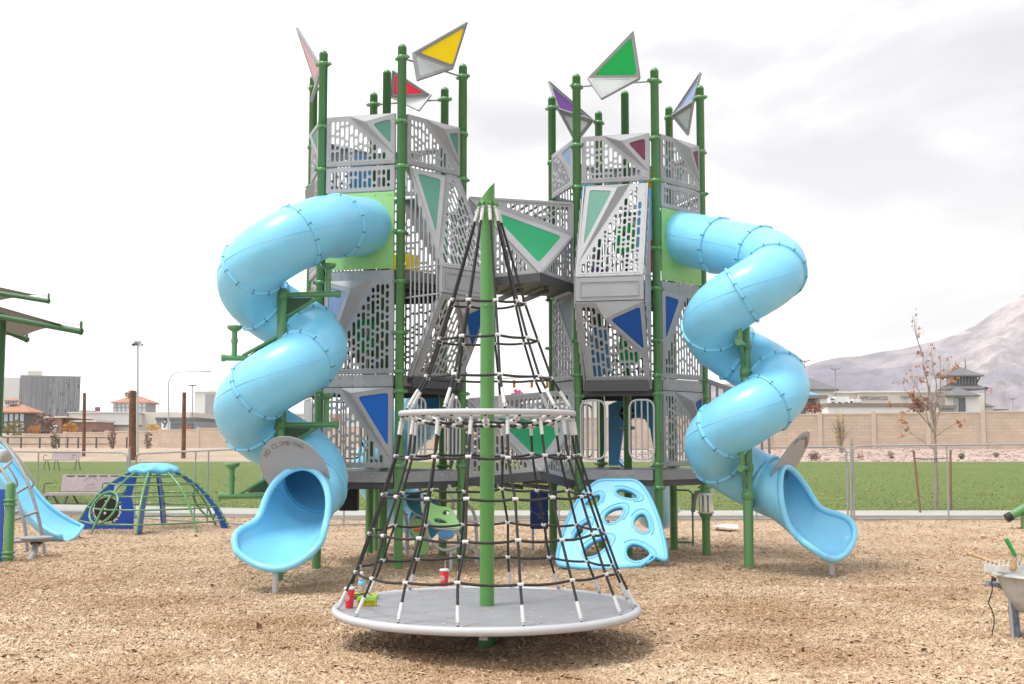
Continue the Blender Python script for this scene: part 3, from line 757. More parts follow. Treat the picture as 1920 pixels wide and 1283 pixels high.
# tower accessories
C6 = vtx('R', 'C'); m = MB(); m.lathe([(0, .655), (.115, .655), (.12, .66), (.12, .68)], C6, 24, mi=1); m.lathe([(.112, .68), (.112, .92)], C6, 28, mi=0); m.lathe([(.12, .92), (.12, .945), (.06, .95)], C6, 24, mi=1)
m.lathe([(.06, .56), (.075, .60), (.10, .63), (.10, .655)], C6, 20, mi=2); m.lathe([(.075, .95), (.075, 1.0), (.062, 1.03)], C6, 18, mi=2); m.build('mirror_drum', [M['chrome'], M['white'], M['post']], TW['R'])
D6 = vtx('R', 'D'); m = MB(); q = D6 + Vector((.28, -.1, 0)); m.tube([D6 + Vector((.06, -.02, .95)), q + Vector((-.06, 0, .95)), q + Vector((0, 0, .9)), q + Vector((0, 0, .1))], .016, 8, mi=1); m.cyl(D6 + Vector((0, 0, .15)), q + Vector((0, 0, .15)), .016, n=8, mi=1)
m.tube([q + Vector((0, -.02, .62)), q + Vector((.02, -.03, .80)), q + Vector((.06, -.03, .92)), q + Vector((.13, -.03, .93)), q + Vector((.17, -.03, .86)), q + Vector((.12, -.04, .78))], .035, 10, mi=0)
m.lathe([(.03, 0), (.05, .06), (.085, .17), (.07, .17)], q + Vector((.10, -.05, .80)), 14, mi=0, R=Matrix.Rotation(rad(155), 3, 'Y')); m.build('talk_tube', [M['grey2'], M['post']], TW['R'])
m = MB(); p = at(655, 935, 16.4); m.box(p, (.25, .2, .33)); m.box(p + Vector((0, -.105, .14)), (.03, .02, .02), None, 1); m.box(p + Vector((.02, 0, .2)), (.5, .12, .05)); m.build('utility_box', [M['black'], M['steel']], TW['L'])
m = MB(); c = at(1175, 775, 18.3); m.lathe([(0, -.02), (.11, -.02), (.12, 0), (.11, .02), (0, .02)], c, 22, R=Matrix.Rotation(rad(90), 3, 'X')); m.cyl(c + Vector((-.1, -.1, 0)), c + Vector((.1, -.1, 0)), .012, n=6, mi=1); m.build('steering_wheel', [M['black'], M['steel']], TW['R'])

# ---------- rope cone on a turning platform
SX, SY = at(913, 1136, 9.9).x, 9.9
sp_ = thing('rope_climber', 'cone shaped black rope climber round a bright green pole on a grey turning platform', 'rope climber', (SX, SY, 0))
def sp_pt(r, a, z): return Vector((SX + r * math.sin(rad(a)), SY - r * math.cos(rad(a)), z))
m = MB(); PR = .061; top = []
n = 24
vs = [sp_pt(PR, 360 * k / n, -.4) for k in range(n)] + [sp_pt(PR, 360 * k / n, 3.83 + .075 * math.sin(rad(360 * k / n))) for k in range(n)]
m.add(vs, [(k, (k + 1) % n, n + (k + 1) % n, n + k) for k in range(n)], 0, True); m.add(vs[n:], [tuple(range(n))]); m.lathe([(PR, 2.83), (PR + .004, 2.835), (PR, 2.84)], (SX, SY, 0), 24)
pole = m.build('pole', M['pole'], sp_)
m = MB(); m.lathe([(.075, .0), (.075, .1), (.07, .25), (.062, .26)], (SX, SY, -.02), 24); m.lathe([(.078, .11), (.08, .115), (.08, .13), (.078, .135)], (SX, SY, 0), 24, mi=1); m.build('bearing_collar', [M['post'], M['silver']], sp_)
m = MB(); m.lathe([(.062, .325), (1.205, .325), (1.215, .318), (1.215, .285), (.1, .27), (.062, .27)], (SX, SY, 0), 72, sm=False)
for k in range(8): d = sp_pt(1.2, 45 * k, .262) ; m.bar(sp_pt(.1, 45 * k, .255), d, .06, .05)
m.build('platform', M['disc'], sp_)
m = MB(); m.tube([sp_pt(1.25, 5 * k, .305) for k in range(72)], .034, 14, closed=True); m.build('platform_rim', M['silver'], sp_)
m = MB(); m.tube([sp_pt(.727, 5 * k, 1.92) for k in range(72)], .025, 12, closed=True); m.build('upper_ring', M['silver'], sp_)
RB = .0108
def rope(pts, name='rope', ends=True, r=RB):
    m = MB(); pts, L_ = resample([Vector(p) for p in pts], 24); m.tube(pts, r, 8); o = m.build(name, M['rope'], sp_)
    return o, pts
def sleeve(par, a, b, L=.11, r=.0165, gap=.04):
    d = (b - a).normalized(); m = MB(); m.cyl(a + d * gap, a + d * (gap + L), r, r * .85, n=10); m.cyl(a + d * gap * .2, a + d * gap, .011, n=8, mi=1); m.cyl(a + d * (gap + .02) + d.orthogonal().normalized() * (r + .002), a + d * (gap + .02) - d.orthogonal().normalized() * (r + .002), .006, n=6, mi=1)
    m.box(a + d * gap * .4, (.03, .012, .02), None, 1); m.build('end_sleeve', [M['white'], M['steel']], par)
low = [(.727, 1.89), (.78, 1.567), (.88, 1.245), (.985, .94), (1.10, .63), (1.235, .34)]
JS = None
def joint(par, p, ax):
    global JS
    if JS is None:
        m = MB(); o = ORG[sp_.name]; m.ball(o, .0185, 8); m.cyl(o - Vector((.023, 0, 0)), o + Vector((.023, 0, 0)), .015, n=10)
        JS = m.build('rope_joint', M['white'], par); j = JS
    else: j = inst(JS, 'rope_joint', par, (0, 0, 0))
    j.location = Vector(p) - ORG[sp_.name]; j.rotation_euler = (0, 0, rad(ax)); return j
ANGS = [-8.7 + 22.5 * k for k in range(16)]
jr = random.Random(3); W = {}
for i, a in enumerate(ANGS):
    pts = [sp_pt(r, a + (jr.uniform(-1.6, 1.6) if 0 < q < 5 else 0), z + (jr.uniform(-.012, .012) if 0 < q < 5 else 0)) for q, (r, z) in enumerate(low)]
    for q in range(6): W[i, q] = pts[q]
    o, pp = rope(pts); sleeve(o, pts[0], pts[1]); sleeve(o, pts[5], pts[4], .13, gap=.025)
def hoop(pts, sag, name='rope_hoop'):
    m = MB(); P = []; n = len(pts)
    for i in range(n):
        a, b = pts[i], pts[(i + 1) % n]
        for k in range(6): u = k / 6; q = a.lerp(b, u); q.z -= sag * 4 * u * (1 - u); P.append(q)
    m.tube(P, RB, 8, closed=True); return m.build(name, M['rope'], sp_)
for q in range(1, 5):
    pts = [W[i, q] for i in range(16)]; o = hoop(pts, .015)
    for i in range(16): joint(o, pts[i], ANGS[i])
AU = [-67 + 39.7 * k for k in range(9)]
up = [(.075, 3.70), (.32, 2.863), (.43, 2.545), (.545, 2.232), (.715, 1.95)]
U = {}
for i, a in enumerate(AU):
    pts = [sp_pt(r, a + (jr.uniform(-1.5, 1.5) if 0 < q < 4 else 0), z + (jr.uniform(-.015, .015) if 0 < q < 4 else 0)) for q, (r, z) in enumerate(up)]
    for q in range(5): U[i, q] = pts[q]
    o, pp = rope(pts); sleeve(o, pts[0], pts[1], .11); sleeve(o, pts[4], pts[3], .15)
    m = MB(); m.bar(sp_pt(.055, a, 3.72), sp_pt(.075, a, 3.69), .012, .06); m.build('lug', M['pole'], pole)
for q in range(1, 4):
    pts = [U[i, q] for i in range(9)]; o = hoop(pts, .01)
    for i in range(9): joint(o, pts[i], AU[i])
# sagging net under the upper ring
m = MB(); mj = MB()
for r, z in ((.20, 1.82), (.38, 1.82), (.56, 1.845)):
    P = [sp_pt(r, 11.25 * k, z - (.012 if k % 2 else 0)) for k in range(32)]; m.tube(P, RB, 6, closed=True)
    for k in range(16): mj.ball(sp_pt(r, 22.5 * k, z), .026, 6, sq=(1.4, 1.4, .9))
for k in range(16): m.tube([sp_pt(.72, 22.5 * k, 1.90), sp_pt(.56, 22.5 * k, 1.845), sp_pt(.38, 22.5 * k, 1.82), sp_pt(.2, 22.5 * k, 1.82)], RB, 6); mj.cyl(sp_pt(.70, 22.5 * k, 1.895), sp_pt(.62, 22.5 * k, 1.865), .017, n=8)
nt_ = m.build('inner_net', M['rope'], sp_); j_ = mj.build('net_joint', M['white'], nt_); j_['kind'] = 'stuff'

# ---------- things on the platform
def cup(label, p):
    t = thing('paper_cup', label, 'cup', p, 'red drinks cups'); p = Vector(p)
    m = MB(); m.lathe([(0, 0), (.030, 0), (.031, .004), (.043, .150), (.041, .152)], p, 24); c = m.build('cup_body', M['red'], t)
    m = MB()
    for k in range(9):
        a = rad(-128 + k * 2)
    vs = []; fs = []
    for k in range(13):
        for j in range(13):
            u, v = (j - 6) / 6, (k - 6) / 6; l = math.hypot(u, v)
            s_ = max(abs(u), abs(v)) / l if l > 0 else 1; u2, v2 = u * s_, v * s_
            z = .085 + v2 * .024; rr = .030 + .0128 * z / .15 + .0012; an = rad(-118) + u2 * .024 / rr; vs.append(p + Vector((rr * math.cos(an), rr * math.sin(an), z)))
    m.add(vs, [(k * 13 + j, k * 13 + j + 1, (k + 1) * 13 + j + 1, (k + 1) * 13 + j) for k in range(12) for j in range(12)], 0, True); m.build('logo_disc', M['white'], c)
    vs2 = []
    m = MB()
    for ang in range(0, 360, 30):
        for q in range(3):
            pass
    z = .085; rr = .030 + .0128 * z / .15 + .003
    for k in range(10):
        an0 = rad(-118) + .013 * math.cos(k * .62) / rr; m.ball(p + Vector((rr * math.cos(an0), rr * math.sin(an0), z + .013 * math.sin(k * .62))), .0035, 5)
    m.build('logo_mark', M['red'], c)
    m = MB(); m.lathe([(.043, .148), (.047, .150), (.047, .160), (.041, .168), (.036, .170), (0, .168)], p, 24); m.build('lid', M['white'], t)
    m = MB(); m.tube([p + Vector((.004, 0, .165)), p + Vector((.010, .0, .25))], .0035, 6); m.build('straw', M['frost'], t)
PZ = .327
q = atz(833, 1101, PZ); cup('red paper cup with white lid at the back edge of the grey platform', (q.x, q.y, PZ))
q = atz(655, 1140, PZ); cup('red paper cup with white lid beside the brush on the grey platform', (q.x, q.y, PZ))
q = atz(678, 1112, PZ); bt = thing('water_bottle', 'clear plastic water bottle with a blue label behind the left red cup', 'bottle', (q.x, q.y, PZ)); p = Vector((q.x, q.y, PZ))
mg = mat('clear_plastic', (.9, .93, .95), .08, var=.01); mg.node_tree.nodes['Principled BSDF'].inputs['Transmission Weight'].default_value = .92; mg.node_tree.nodes['Principled BSDF'].inputs['IOR'].default_value = 1.1
m = MB(); m.lathe([(0, 0), (.028, 0), (.032, .01), (.032, .05), (.030, .06), (.032, .07), (.032, .12), (.026, .15), (.013, .17), (.013, .18), (0, .18)], p, 18); m.build('bottle_body', mg, bt)
m = MB(); m.lathe([(.0325, .07), (.0335, .072), (.0335, .108), (.0325, .11)], p, 18); m.build('bottle_label', M['slide'], bt); m = MB(); m.lathe([(.015, .172), (.015, .19), (0, .19)], p, 14); m.build('bottle_cap', M['white'], bt)
ylw = mat('yellow_bristle', (.72, .60, .03), .7, bump=.5, bscale=250); lim = mat('lime_plastic', (.33, .62, .08), .45); cloth = mat('olive_yellow_cloth', (.40, .37, .06), .85, var=.3, scale=30, bump=.3)
q = atz(688, 1136, PZ); br = thing('scrub_brush', 'scrub brush with yellow bristles and lime green back lying on the platform', 'brush', (q.x, q.y, PZ)); p = Vector((q.x, q.y, PZ))
m = MB(); P = rounded([(-.085, -.03), (.085, -.03), (.085, .03), (-.085, .03)], .03); m.prism([(p.x + a, p.y + b) for a, b in P], PZ + .045, PZ + .065); m.prism([(p.x + a * .9, p.y + b * .9) for a, b in P], PZ + .065, PZ + .074); m.build('brush_back', lim, br)
m = MB()
for i in range(20):
    for j in range(6): c = p + Vector((-.076 + .008 * i, -.024 + .0096 * j, 0)); m.cyl(c + Vector((rnd.uniform(-.004, .004), rnd.uniform(-.004, .004), 0)), c + Vector((0, 0, .046)), .0032, n=5)
m.build('bristles', ylw, br)
q = atz(682, 1122, PZ); m = MB(); p = Vector((q.x, q.y, PZ)); nn = 16; vs = []
for i in range(nn + 1):
    for j in range(nn + 1):
        x, y = (i / nn - .5) * .24, (j / nn - .5) * .16; h = .05 * max(0, 1 - (x / .13) ** 2) * (.6 + .6 * noise.noise(Vector((x * 18, y * 20, 3)))) + .012 * noise.noise(Vector((x * 50, y * 50, 0))) + .016
        vs.append(p + Vector((x + .02 * noise.noise(Vector((y * 20, 1, 0))), y, max(.004, h))))
m.add(vs, [(i * (nn + 1) + j, (i + 1) * (nn + 1) + j, (i + 1) * (nn + 1) + j + 1, i * (nn + 1) + j + 1) for i in range(nn) for j in range(nn)], 0, True)
vs2 = [v - Vector((0, 0, .004)) for v in vs]; m.add(vs2, [(i * (nn + 1) + j, i * (nn + 1) + j + 1, (i + 1) * (nn + 1) + j + 1, (i + 1) * (nn + 1) + j) for i in range(nn) for j in range(nn)], 0, True)
tag(m.build('cleaning_cloth', cloth, origin=p), 'crumpled olive yellow cloth lying behind the scrub brush', 'cloth')

# ---------- pale blue climbing wall against the right tower
f = FR['AB']; nw = (f.n * 1.0 + Vector((0, 0, .85))).normalized(); pt0 = f.p(.57, 1.22, .06)
Z6 = lambda x, y: (1000 + x / 3.208, 680 + y / 3.208)
def wall_pts(L_): return [onplane(*Z6(a, b), pt0, nw) for a, b in L_]
out_ = wall_pts([(395, 718), (610, 718), (652, 745), (690, 800), (724, 870), (755, 950), (778, 1040), (795, 1120), (803, 1200), (750, 1178), (715, 1165), (690, 1195), (650, 1230), (560, 1235), (480, 1245), (410, 1245), (280, 1240), (146, 1225), (148, 1160), (165, 1085), (190, 1005), (222, 925), (262, 850), (320, 775)])
hol = [[(490, 790), (505, 770), (545, 765), (600, 783), (632, 808), (636, 830), (600, 836), (545, 828), (505, 812)], [(300, 872), (320, 840), (360, 808), (398, 796), (414, 812), (410, 840), (390, 868), (345, 886)],
       [(424, 968), (422, 935), (445, 905), (490, 880), (535, 874), (552, 888), (548, 918), (525, 955), (490, 980), (450, 988)], [(597, 985), (605, 950), (628, 922), (660, 912), (685, 928), (702, 970), (707, 1010), (695, 1032), (665, 1042), (628, 1028)],
       [(552, 1150), (560, 1120), (582, 1100), (620, 1096), (665, 1112), (700, 1138), (712, 1160), (700, 1182), (650, 1210), (600, 1212), (565, 1190)], [(290, 1160), (310, 1120), (350, 1088), (410, 1062), (452, 1062), (466, 1078), (450, 1115), (420, 1150), (375, 1180), (320, 1192)],
       [(232, 1085), (245, 1040), (270, 1000), (305, 970), (335, 958), (346, 975), (335, 1005), (305, 1040), (265, 1075)]]
t = thing('climbing_wall', 'pale blue plastic climbing wall with oval holes leaning on the right tower', 'climbing wall', f.p(.57, 0, 1.0))
ex = nw.cross(Vector((0, 0, 1))).normalized() * -1; ey = nw.cross(ex); ey = ey if ey.z > 0 else -ey; fr = (pt0, ex, ey, ex.cross(ey))
if fr[3].dot(nw) < 0: fr = (pt0, -ex, ey, -(ex.cross(ey)))
m = MB(); P2 = rounded([to2(fr, p) for p in out_], .09, 4); H2 = [rounded([to2(fr, p) for p in wall_pts(h)], .06, 3) for h in hol]
m.plate(fr, P2, H2, .09)
for l in [P2] + H2: m.tube([fr[0] + fr[1] * a + fr[2] * b + fr[3] * .03 for a, b in l], .03 if l is P2 else .026, 8, closed=True)
for h in H2:
    c = centroid(h); big = [(c[0] + (a - c[0]) * 1.38 - .0, c[1] + (b - c[1]) * 1.38) for a, b in h]
    arc = [fr[0] + fr[1] * a + fr[2] * b + fr[3] * .043 for a, b in big[len(big) // 6: len(big) * 3 // 4]]; m.tube(arc, .013, 6)
m.build('wall_panel', M['slide2'], t)

# ---------- looped climber with green step plates in the middle
def loop_climber():
    b = at(850, 1040, 17.0); t = thing('loop_climber', 'grey tube loop climber with light green and teal step plates between the towers', 'climber', (b.x, b.y, 0))
    Z8 = lambda x, y, d: at(660 + x / 4.8, 880 + y / 4.8, d)
    def loop(pts, r=.022, closed=False):
        P = [Z8(*p) for p in pts]; Q = []
        n = len(P)
        for i in range(n if closed else n - 1):
            for k in range(6): Q.append(P[i].lerp(P[(i + 1) % n], k / 6))
        if not closed: Q.append(P[-1]); Q = smooth(Q, 3, 2)
        m = MB(); m.tube(Q, r, 8, closed=closed); m.build('loop_tube', M['silver'], t)
    loop([(600, 160, 15.8), (640, 230, 15.8), (620, 340, 15.6), (680, 470, 15.5), (720, 540, 15.5), (960, 545, 15.5), (985, 500, 15.6)])
    loop([(650, 520, 15.6), (680, 600, 15.6), (760, 710, 15.7), (850, 745, 15.7), (990, 680, 15.7), (990, 640, 15.7), (935, 545, 15.7)])
    loop([(870, 140, 16.0), (915, 240, 16.0), (920, 330, 16.1), (890, 360, 16.2)]); loop([(940, 290, 16.6), (1060, 310, 16.6), (1120, 430, 16.6), (1110, 560, 16.6), (1140, 690, 16.6), (1060, 730, 16.5), (1010, 700, 16.5)])
    loop([(590, 400, 16.4), (540, 430, 16.4), (520, 530, 16.4), (480, 555, 16.4)]); loop([(890, 740, 15.7), (890, 920, 15.7)]); loop([(1120, 730, 16.5), (1118, 910, 16.5)]); loop([(960, 460, 16.2), (1060, 465, 16.2), (1130, 480, 16.3)])
    loop([(450, 370, 17.4), (490, 420, 17.4), (495, 560, 17.4), (495, 770, 17.4)], .03)
    def plate(pts, d, n, holes, col, th=.03):
        p0 = Z8(*pts[0], d); P3 = [onplane(660 + x / 4.8, 880 + y / 4.8, p0, Vector(n).normalized()) for x, y in pts]; fr0 = frame(p0, (1, 0, 0), (0, 0, 1)); n_ = Vector(n).normalized(); ex_ = Vector((1, 0, 0)); ex_ = (ex_ - n_ * ex_.dot(n_)).normalized(); fr0 = (p0, ex_, n_.cross(ex_), n_)
        m = MB(); m.plate(fr0, rounded([to2(fr0, p) for p in P3], .06), [rounded([to2(fr0, onplane(660 + x / 4.8, 880 + y / 4.8, p0, n_)) for x, y in h], .05) for h in holes], th); o = m.build('step_plate', M[col], t)
        L_ = rounded([to2(fr0, p) for p in P3], .06); m = MB(); m.tube([fr0[0] + fr0[1] * a + fr0[2] * b - fr0[3] * .01 for a, b in L_], .014, 6, closed=True); m.build('edge_tube', M['silver'], o)
    plate([(620, 355), (685, 290), (760, 335), (890, 350), (970, 510), (960, 540), (760, 530), (700, 480)], 15.6, (-.1, -.8, .75), [[(808, 400), (825, 378), (860, 372), (882, 390), (870, 412), (830, 418)], [(730, 455), (760, 442), (810, 455), (862, 482), (850, 492), (760, 490)]], 'lime')
    tl = mat('dark_teal_sheet', (.03, .16, .22), .4); M['dteal'] = tl
    plate([(480, 250), (560, 220), (690, 235), (720, 270), (640, 330), (660, 440), (560, 390), (500, 330)], 16.0, (-.2, -.9, .5), [], 'dteal')
    plate([(560, 440), (660, 470), (690, 600), (680, 770), (570, 770), (565, 600), (520, 540)], 16.3, (-.2, -1, .1), [], 'lime')
    plate([(770, 560), (930, 555), (900, 620), (800, 630)], 15.9, (0, -.8, .6), [], 'slide3')
    m = MB(); m.ball(Z8(605, 535, 15.5), .05, 10, sq=(1.5, .6, .8)); m.ball(Z8(575, 540, 15.5), .03, 8); m.build('toy_fish', M['orange'], t)
    m = MB(); p = Z8(690, 500, 15.6); m.lathe([(0, 0), (.10, -.01), (.12, .01), (.10, .03), (0, .03)], Z8(440, 410, 17.6), 18); m.build('seat_pod', M['slide2'], t)
loop_climber()
# ---------- blue instruction sign on a right tower post
p = at(1011, 957, 18.4); t = thing('blue_sign', 'upright dark blue sign board with curved pale lettering beside a green post', 'sign', (p.x, p.y, 0)); fr = frame(p, (1, .1, 0), (0, 0, 1))
hw, hh = .142, .29
m = MB(); m.plate(fr, rounded([(-hw, -hh), (hw, -hh), (hw, hh), (-hw, hh)], .03), (), .012); s_ = m.build('board', M['navy'], t)
m = MB(); put_text(m, "CLIPPER'S", .048, fr, off=(0, .14), lift=.008, arc=(.20, rad(232), rad(308))); put_text(m, 'DAY', .045, fr, off=(.02, -.115), lift=.008); m.build('lettering', M['gold'], s_)
m = MB()
for a, b in (((-.06, .10), (.06, .04)), ((-.06, .04), (.06, .10)), ((-.05, .12), (-.01, .09)), ((.05, .12), (.01, .09))): m.bar(fr[0] + fr[1] * a[0] + fr[2] * a[1] + fr[3] * .008, fr[0] + fr[1] * b[0] + fr[2] * b[1] + fr[3] * .008, .01, .003, up=fr[3])
m.build('emblem', mat('dull_violet_print', (.10, .08, .22), .5), s_)
for x in (-.1, .1): m = MB(); m.cyl(fr[0] + fr[1] * x + Vector((0, .03, -.9)), fr[0] + fr[1] * x + Vector((0, .03, .2)), .02, n=10); m.build('leg', M['steel'], t)

def debris():
    R = random.Random(4); b = MB()
    for i in range(150):
        r = 1.18 * math.sqrt(R.random()); a = R.uniform(0, 360); p = sp_pt(r, a, .331); L = R.uniform(.008, .03); y = R.uniform(0, 6.28); d_ = Vector((math.cos(y), math.sin(y), R.uniform(-.1, .1)))
        b.bar(p - d_ * L / 2, p + d_ * L / 2, L * R.uniform(.25, .5), .004)
    m_ = mat('pale_wood_debris', (.66, .54, .40), .85, var=.2, scale=40); o = b.build('debris_chips', m_); o['kind'] = 'stuff'
debris()
# ---------- ground
gr = random.Random(11); NV = lambda x, y, z=0: noise.noise(Vector((x, y, z)))
def kerb_near(x): return 26.0 if x > -3.5 else 26.0 + (-3.5 - x) * .22
def walk_far(x): return 28.3 if x > -3.5 else 28.3 + (-3.5 - x) * .33
POSTS = [(vtx(t_, k_).x, vtx(t_, k_).y) for t_ in 'LR' for k_ in 'ABCDEF'] + [(CLs.x, CLs.y), (CRs.x, CRs.y)]
def gz(x, y):
    z = .035 * NV(x * .45, y * .45, 1) + .022 * NV(x * 1.7, y * 1.7, 5) + .010 * NV(x * 5, y * 5, 9)
    d = math.hypot(x - SX, y - SY); z -= .03 * math.exp(-(d / .5) ** 2)
    z += .10 * math.exp(-(((x - SX - .42) / .30) ** 2 + ((y - SY + .05) / .35) ** 2)); z += .05 * math.exp(-(((x + .9) / .6) ** 2 + ((y - 9.0) / .4) ** 2))
    z += .06 * math.exp(-(((x - 2.0) / .5) ** 2 + ((y - 15.3) / .35) ** 2)); z += .05 * math.exp(-(((x - 3.2) / .6) ** 2 + ((y - 15.4) / .6) ** 2)); z -= .04 * math.exp(-(((x + 2.6) / .7) ** 2 + ((y - 14.6) / .8) ** 2))
    if 12 < y < 19.5:
        for px_, py_ in POSTS:
            q = (x - px_) ** 2 + (y - py_) ** 2
            if q < .5: z += .045 * math.exp(-q / .05)
        z -= .07 * math.exp(-(((x + 2.95) / .4) ** 2 + ((y - 13.0) / .35) ** 2)) + .07 * math.exp(-(((x - 4.3) / .4) ** 2 + ((y - 14.5) / .4) ** 2))
    return z
def grid(name, xs, ys, zf, m, smooth=True):
    nx, ny = len(xs), len(ys); v = [(x, y, zf(x, y)) for y in ys for x in xs]
    f = [(j * nx + i, j * nx + i + 1, (j + 1) * nx + i + 1, (j + 1) * nx + i) for j in range(ny - 1) for i in range(nx - 1)]
    b = MB(); b.add(v, f, 0, smooth); return struct(b.build(name, m))
def ground_mat(name, cols, scales, bump, rough=.95, stretch=(1, 1, 1)):
    m = bpy.data.materials.new(name); m.use_nodes = True; nt = m.node_tree; N = nt.nodes; L = nt.links; b = N['Principled BSDF']; b.inputs['Roughness'].default_value = rough; b.inputs['Specular IOR Level'].default_value = .2
    tc = N.new('ShaderNodeTexCoord'); mp = N.new('ShaderNodeMapping'); mp.inputs['Scale'].default_value = stretch; L.new(tc.outputs['Object'], mp.inputs[0])
    n1 = N.new('ShaderNodeTexNoise'); n1.inputs['Scale'].default_value = scales[0]; n1.inputs['Detail'].default_value = 8; n1.inputs['Roughness'].default_value = .65; L.new(mp.outputs[0], n1.inputs['Vector'])
    n2 = N.new('ShaderNodeTexNoise'); n2.inputs['Scale'].default_value = scales[1]; n2.inputs['Detail'].default_value = 5; n2.inputs['Roughness'].default_value = .7; L.new(mp.outputs[0], n2.inputs['Vector'])
    mx = N.new('ShaderNodeMath'); mx.operation = 'MULTIPLY_ADD'; mx.inputs[1].default_value = .45; L.new(n1.outputs['Fac'], mx.inputs[0])
    m2 = N.new('ShaderNodeMath'); m2.operation = 'MULTIPLY'; m2.inputs[1].default_value = .55; L.new(n2.outputs['Fac'], m2.inputs[0]); L.new(m2.outputs[0], mx.inputs[2])
    rp = N.new('ShaderNodeValToRGB'); L.new(mx.outputs[0], rp.inputs[0]); e = rp.color_ramp.elements; n = len(cols)
    e[0].position = .34; e[0].color = cols[0] + (1,); e[1].position = .66; e[1].color = cols[-1] + (1,)
    for i in range(1, n - 1): q = e.new(.34 + .32 * i / (n - 1)); q.color = cols[i] + (1,)
    L.new(rp.outputs[0], b.inputs['Base Color']); bp = N.new('ShaderNodeBump'); bp.inputs['Strength'].default_value = bump; bp.inputs['Distance'].default_value = .03; L.new(n2.outputs['Fac'], bp.inputs['Height']); L.new(bp.outputs[0], b.inputs['Normal'])
    return m
mulch_m = ground_mat('wood_mulch', [(.30, .20, .135), (.45, .325, .225), (.55, .41, .29), (.63, .50, .37)], (1.2, 26), .8)
xs = list(np.arange(-17, 17.01, .11)); ys = list(np.arange(6.0, 13, .07)) + list(np.arange(13, 29.3, .16))
mulch = grid('mulch_ground', [float(x) for x in xs], [float(y) for y in ys], lambda x, y: gz(x, y) - (.25 if y > kerb_near(x) + .1 else 0), mulch_m)
# loose chips
def chips():
    R = np.random.default_rng(5); n = 330000
    d = 1 / np.sqrt(R.uniform(1 / 27.0 ** 2, 1 / 7.6 ** 2, n)); x = R.uniform(-1, 1, n) * d * .50; y = d
    ok = y < np.array([kerb_near(a) for a in x]) - .02; x, y = x[ok], y[ok]; n = len(x)
    z = np.array([gz(float(a), float(b)) for a, b in zip(x, y)])
    L = np.clip(R.lognormal(-3.92, .44, n), .010, .085) * np.where(R.random(n) < .1, 1.5, 1) * np.clip(1 + (y - 10) * .02, 1, 1.3); W = L * R.uniform(.18, .5, n); H = R.uniform(.003, .009, n)
    yaw = R.uniform(0, 2 * np.pi, n); pit = R.normal(0, .33, n); rol = R.normal(0, .35, n)
    cx, sx = np.cos(yaw), np.sin(yaw)
    ex = np.stack([cx * np.cos(pit), sx * np.cos(pit), np.sin(pit)], 1); ey = np.stack([-sx * np.cos(rol), cx * np.cos(rol), np.sin(rol)], 1); ez = np.cross(ex, ey); ez /= np.linalg.norm(ez, axis=1)[:, None]
    c = np.stack([x, y, z + .006 + L * .12], 1)
    V = np.empty((n, 8, 3), np.float32); tp = R.uniform(.35, 1, n)
    for k, (a, b, h) in enumerate(((-1, -1, -1), (1, -1, -1), (1, 1, -1), (-1, 1, -1), (-1, -1, 1), (1, -1, 1), (1, 1, 1), (-1, 1, 1))):
        wv = W / 2 * (tp if a > 0 else 1)
        V[:, k] = c + ex * (a * L / 2)[:, None] + ey * (b * wv)[:, None] + ez * (h * H / 2)[:, None]
    q = np.array([(4, 5, 6, 7), (0, 1, 5, 4), (1, 2, 6, 5), (2, 3, 7, 6), (3, 0, 4, 7)]); F = (np.arange(n)[:, None, None] * 8 + q[None]).reshape(-1)
    me = bpy.data.meshes.new('wood_chips'); me.vertices.add(n * 8); me.vertices.foreach_set('co', V.reshape(-1)); nf = n * 5
    me.loops.add(nf * 4); me.loops.foreach_set('vertex_index', F.astype(np.int32)); me.polygons.add(nf); me.polygons.foreach_set('loop_start', np.arange(nf, dtype=np.int32) * 4); me.polygons.foreach_set('loop_total', np.full(nf, 4, np.int32)); me.update(calc_edges=True)
    m = bpy.data.materials.new('wood_chip'); m.use_nodes = True; nt = m.node_tree; N = nt.nodes; L_ = nt.links; b = N['Principled BSDF']; b.inputs['Roughness'].default_value = .85; b.inputs['Specular IOR Level'].default_value = .25
    g = N.new('ShaderNodeNewGeometry'); rp = N.new('ShaderNodeValToRGB'); L_.new(g.outputs['Random Per Island'], rp.inputs[0]); e = rp.color_ramp.elements; e[0].position = 0; e[0].color = (.33, .22, .135, 1); e[1].position = 1; e[1].color = (.80, .67, .50, 1)
    for p, cc in ((.08, (.42, .29, .185)), (.42, (.55, .41, .275)), (.75, (.63, .49, .345)), (.92, (.71, .575, .425))): k = e.new(p); k.color = cc + (1,)
    tcc = N.new('ShaderNodeTexCoord'); nb = N.new('ShaderNodeTexNoise'); nb.inputs['Scale'].default_value = .65; nb.inputs['Detail'].default_value = 5; L_.new(tcc.outputs['Object'], nb.inputs[0]); rb = N.new('ShaderNodeValToRGB'); rb.color_ramp.elements[0].position = .38; rb.color_ramp.elements[0].color = (.76, .67, .59, 1); rb.color_ramp.elements[1].position = .62; rb.color_ramp.elements[1].color = (1.06, 1.05, 1.04, 1); L_.new(nb.outputs['Fac'], rb.inputs[0]); mm = N.new('ShaderNodeMix'); mm.data_type = 'RGBA'; mm.blend_type = 'MULTIPLY'; mm.inputs[0].default_value = 1; L_.new(rp.outputs[0], mm.inputs[6]); L_.new(rb.outputs[0], mm.inputs[7]); L_.new(mm.outputs[2], b.inputs['Base Color']); me.materials.append(m); o = bpy.data.objects.new('wood_chips', me); COL.objects.link(o); o['kind'] = 'stuff'
chips()
conc = ground_mat('concrete', [(.36, .345, .32), (.43, .415, .39), (.48, .465, .44)], (.8, 30), .15, .85)
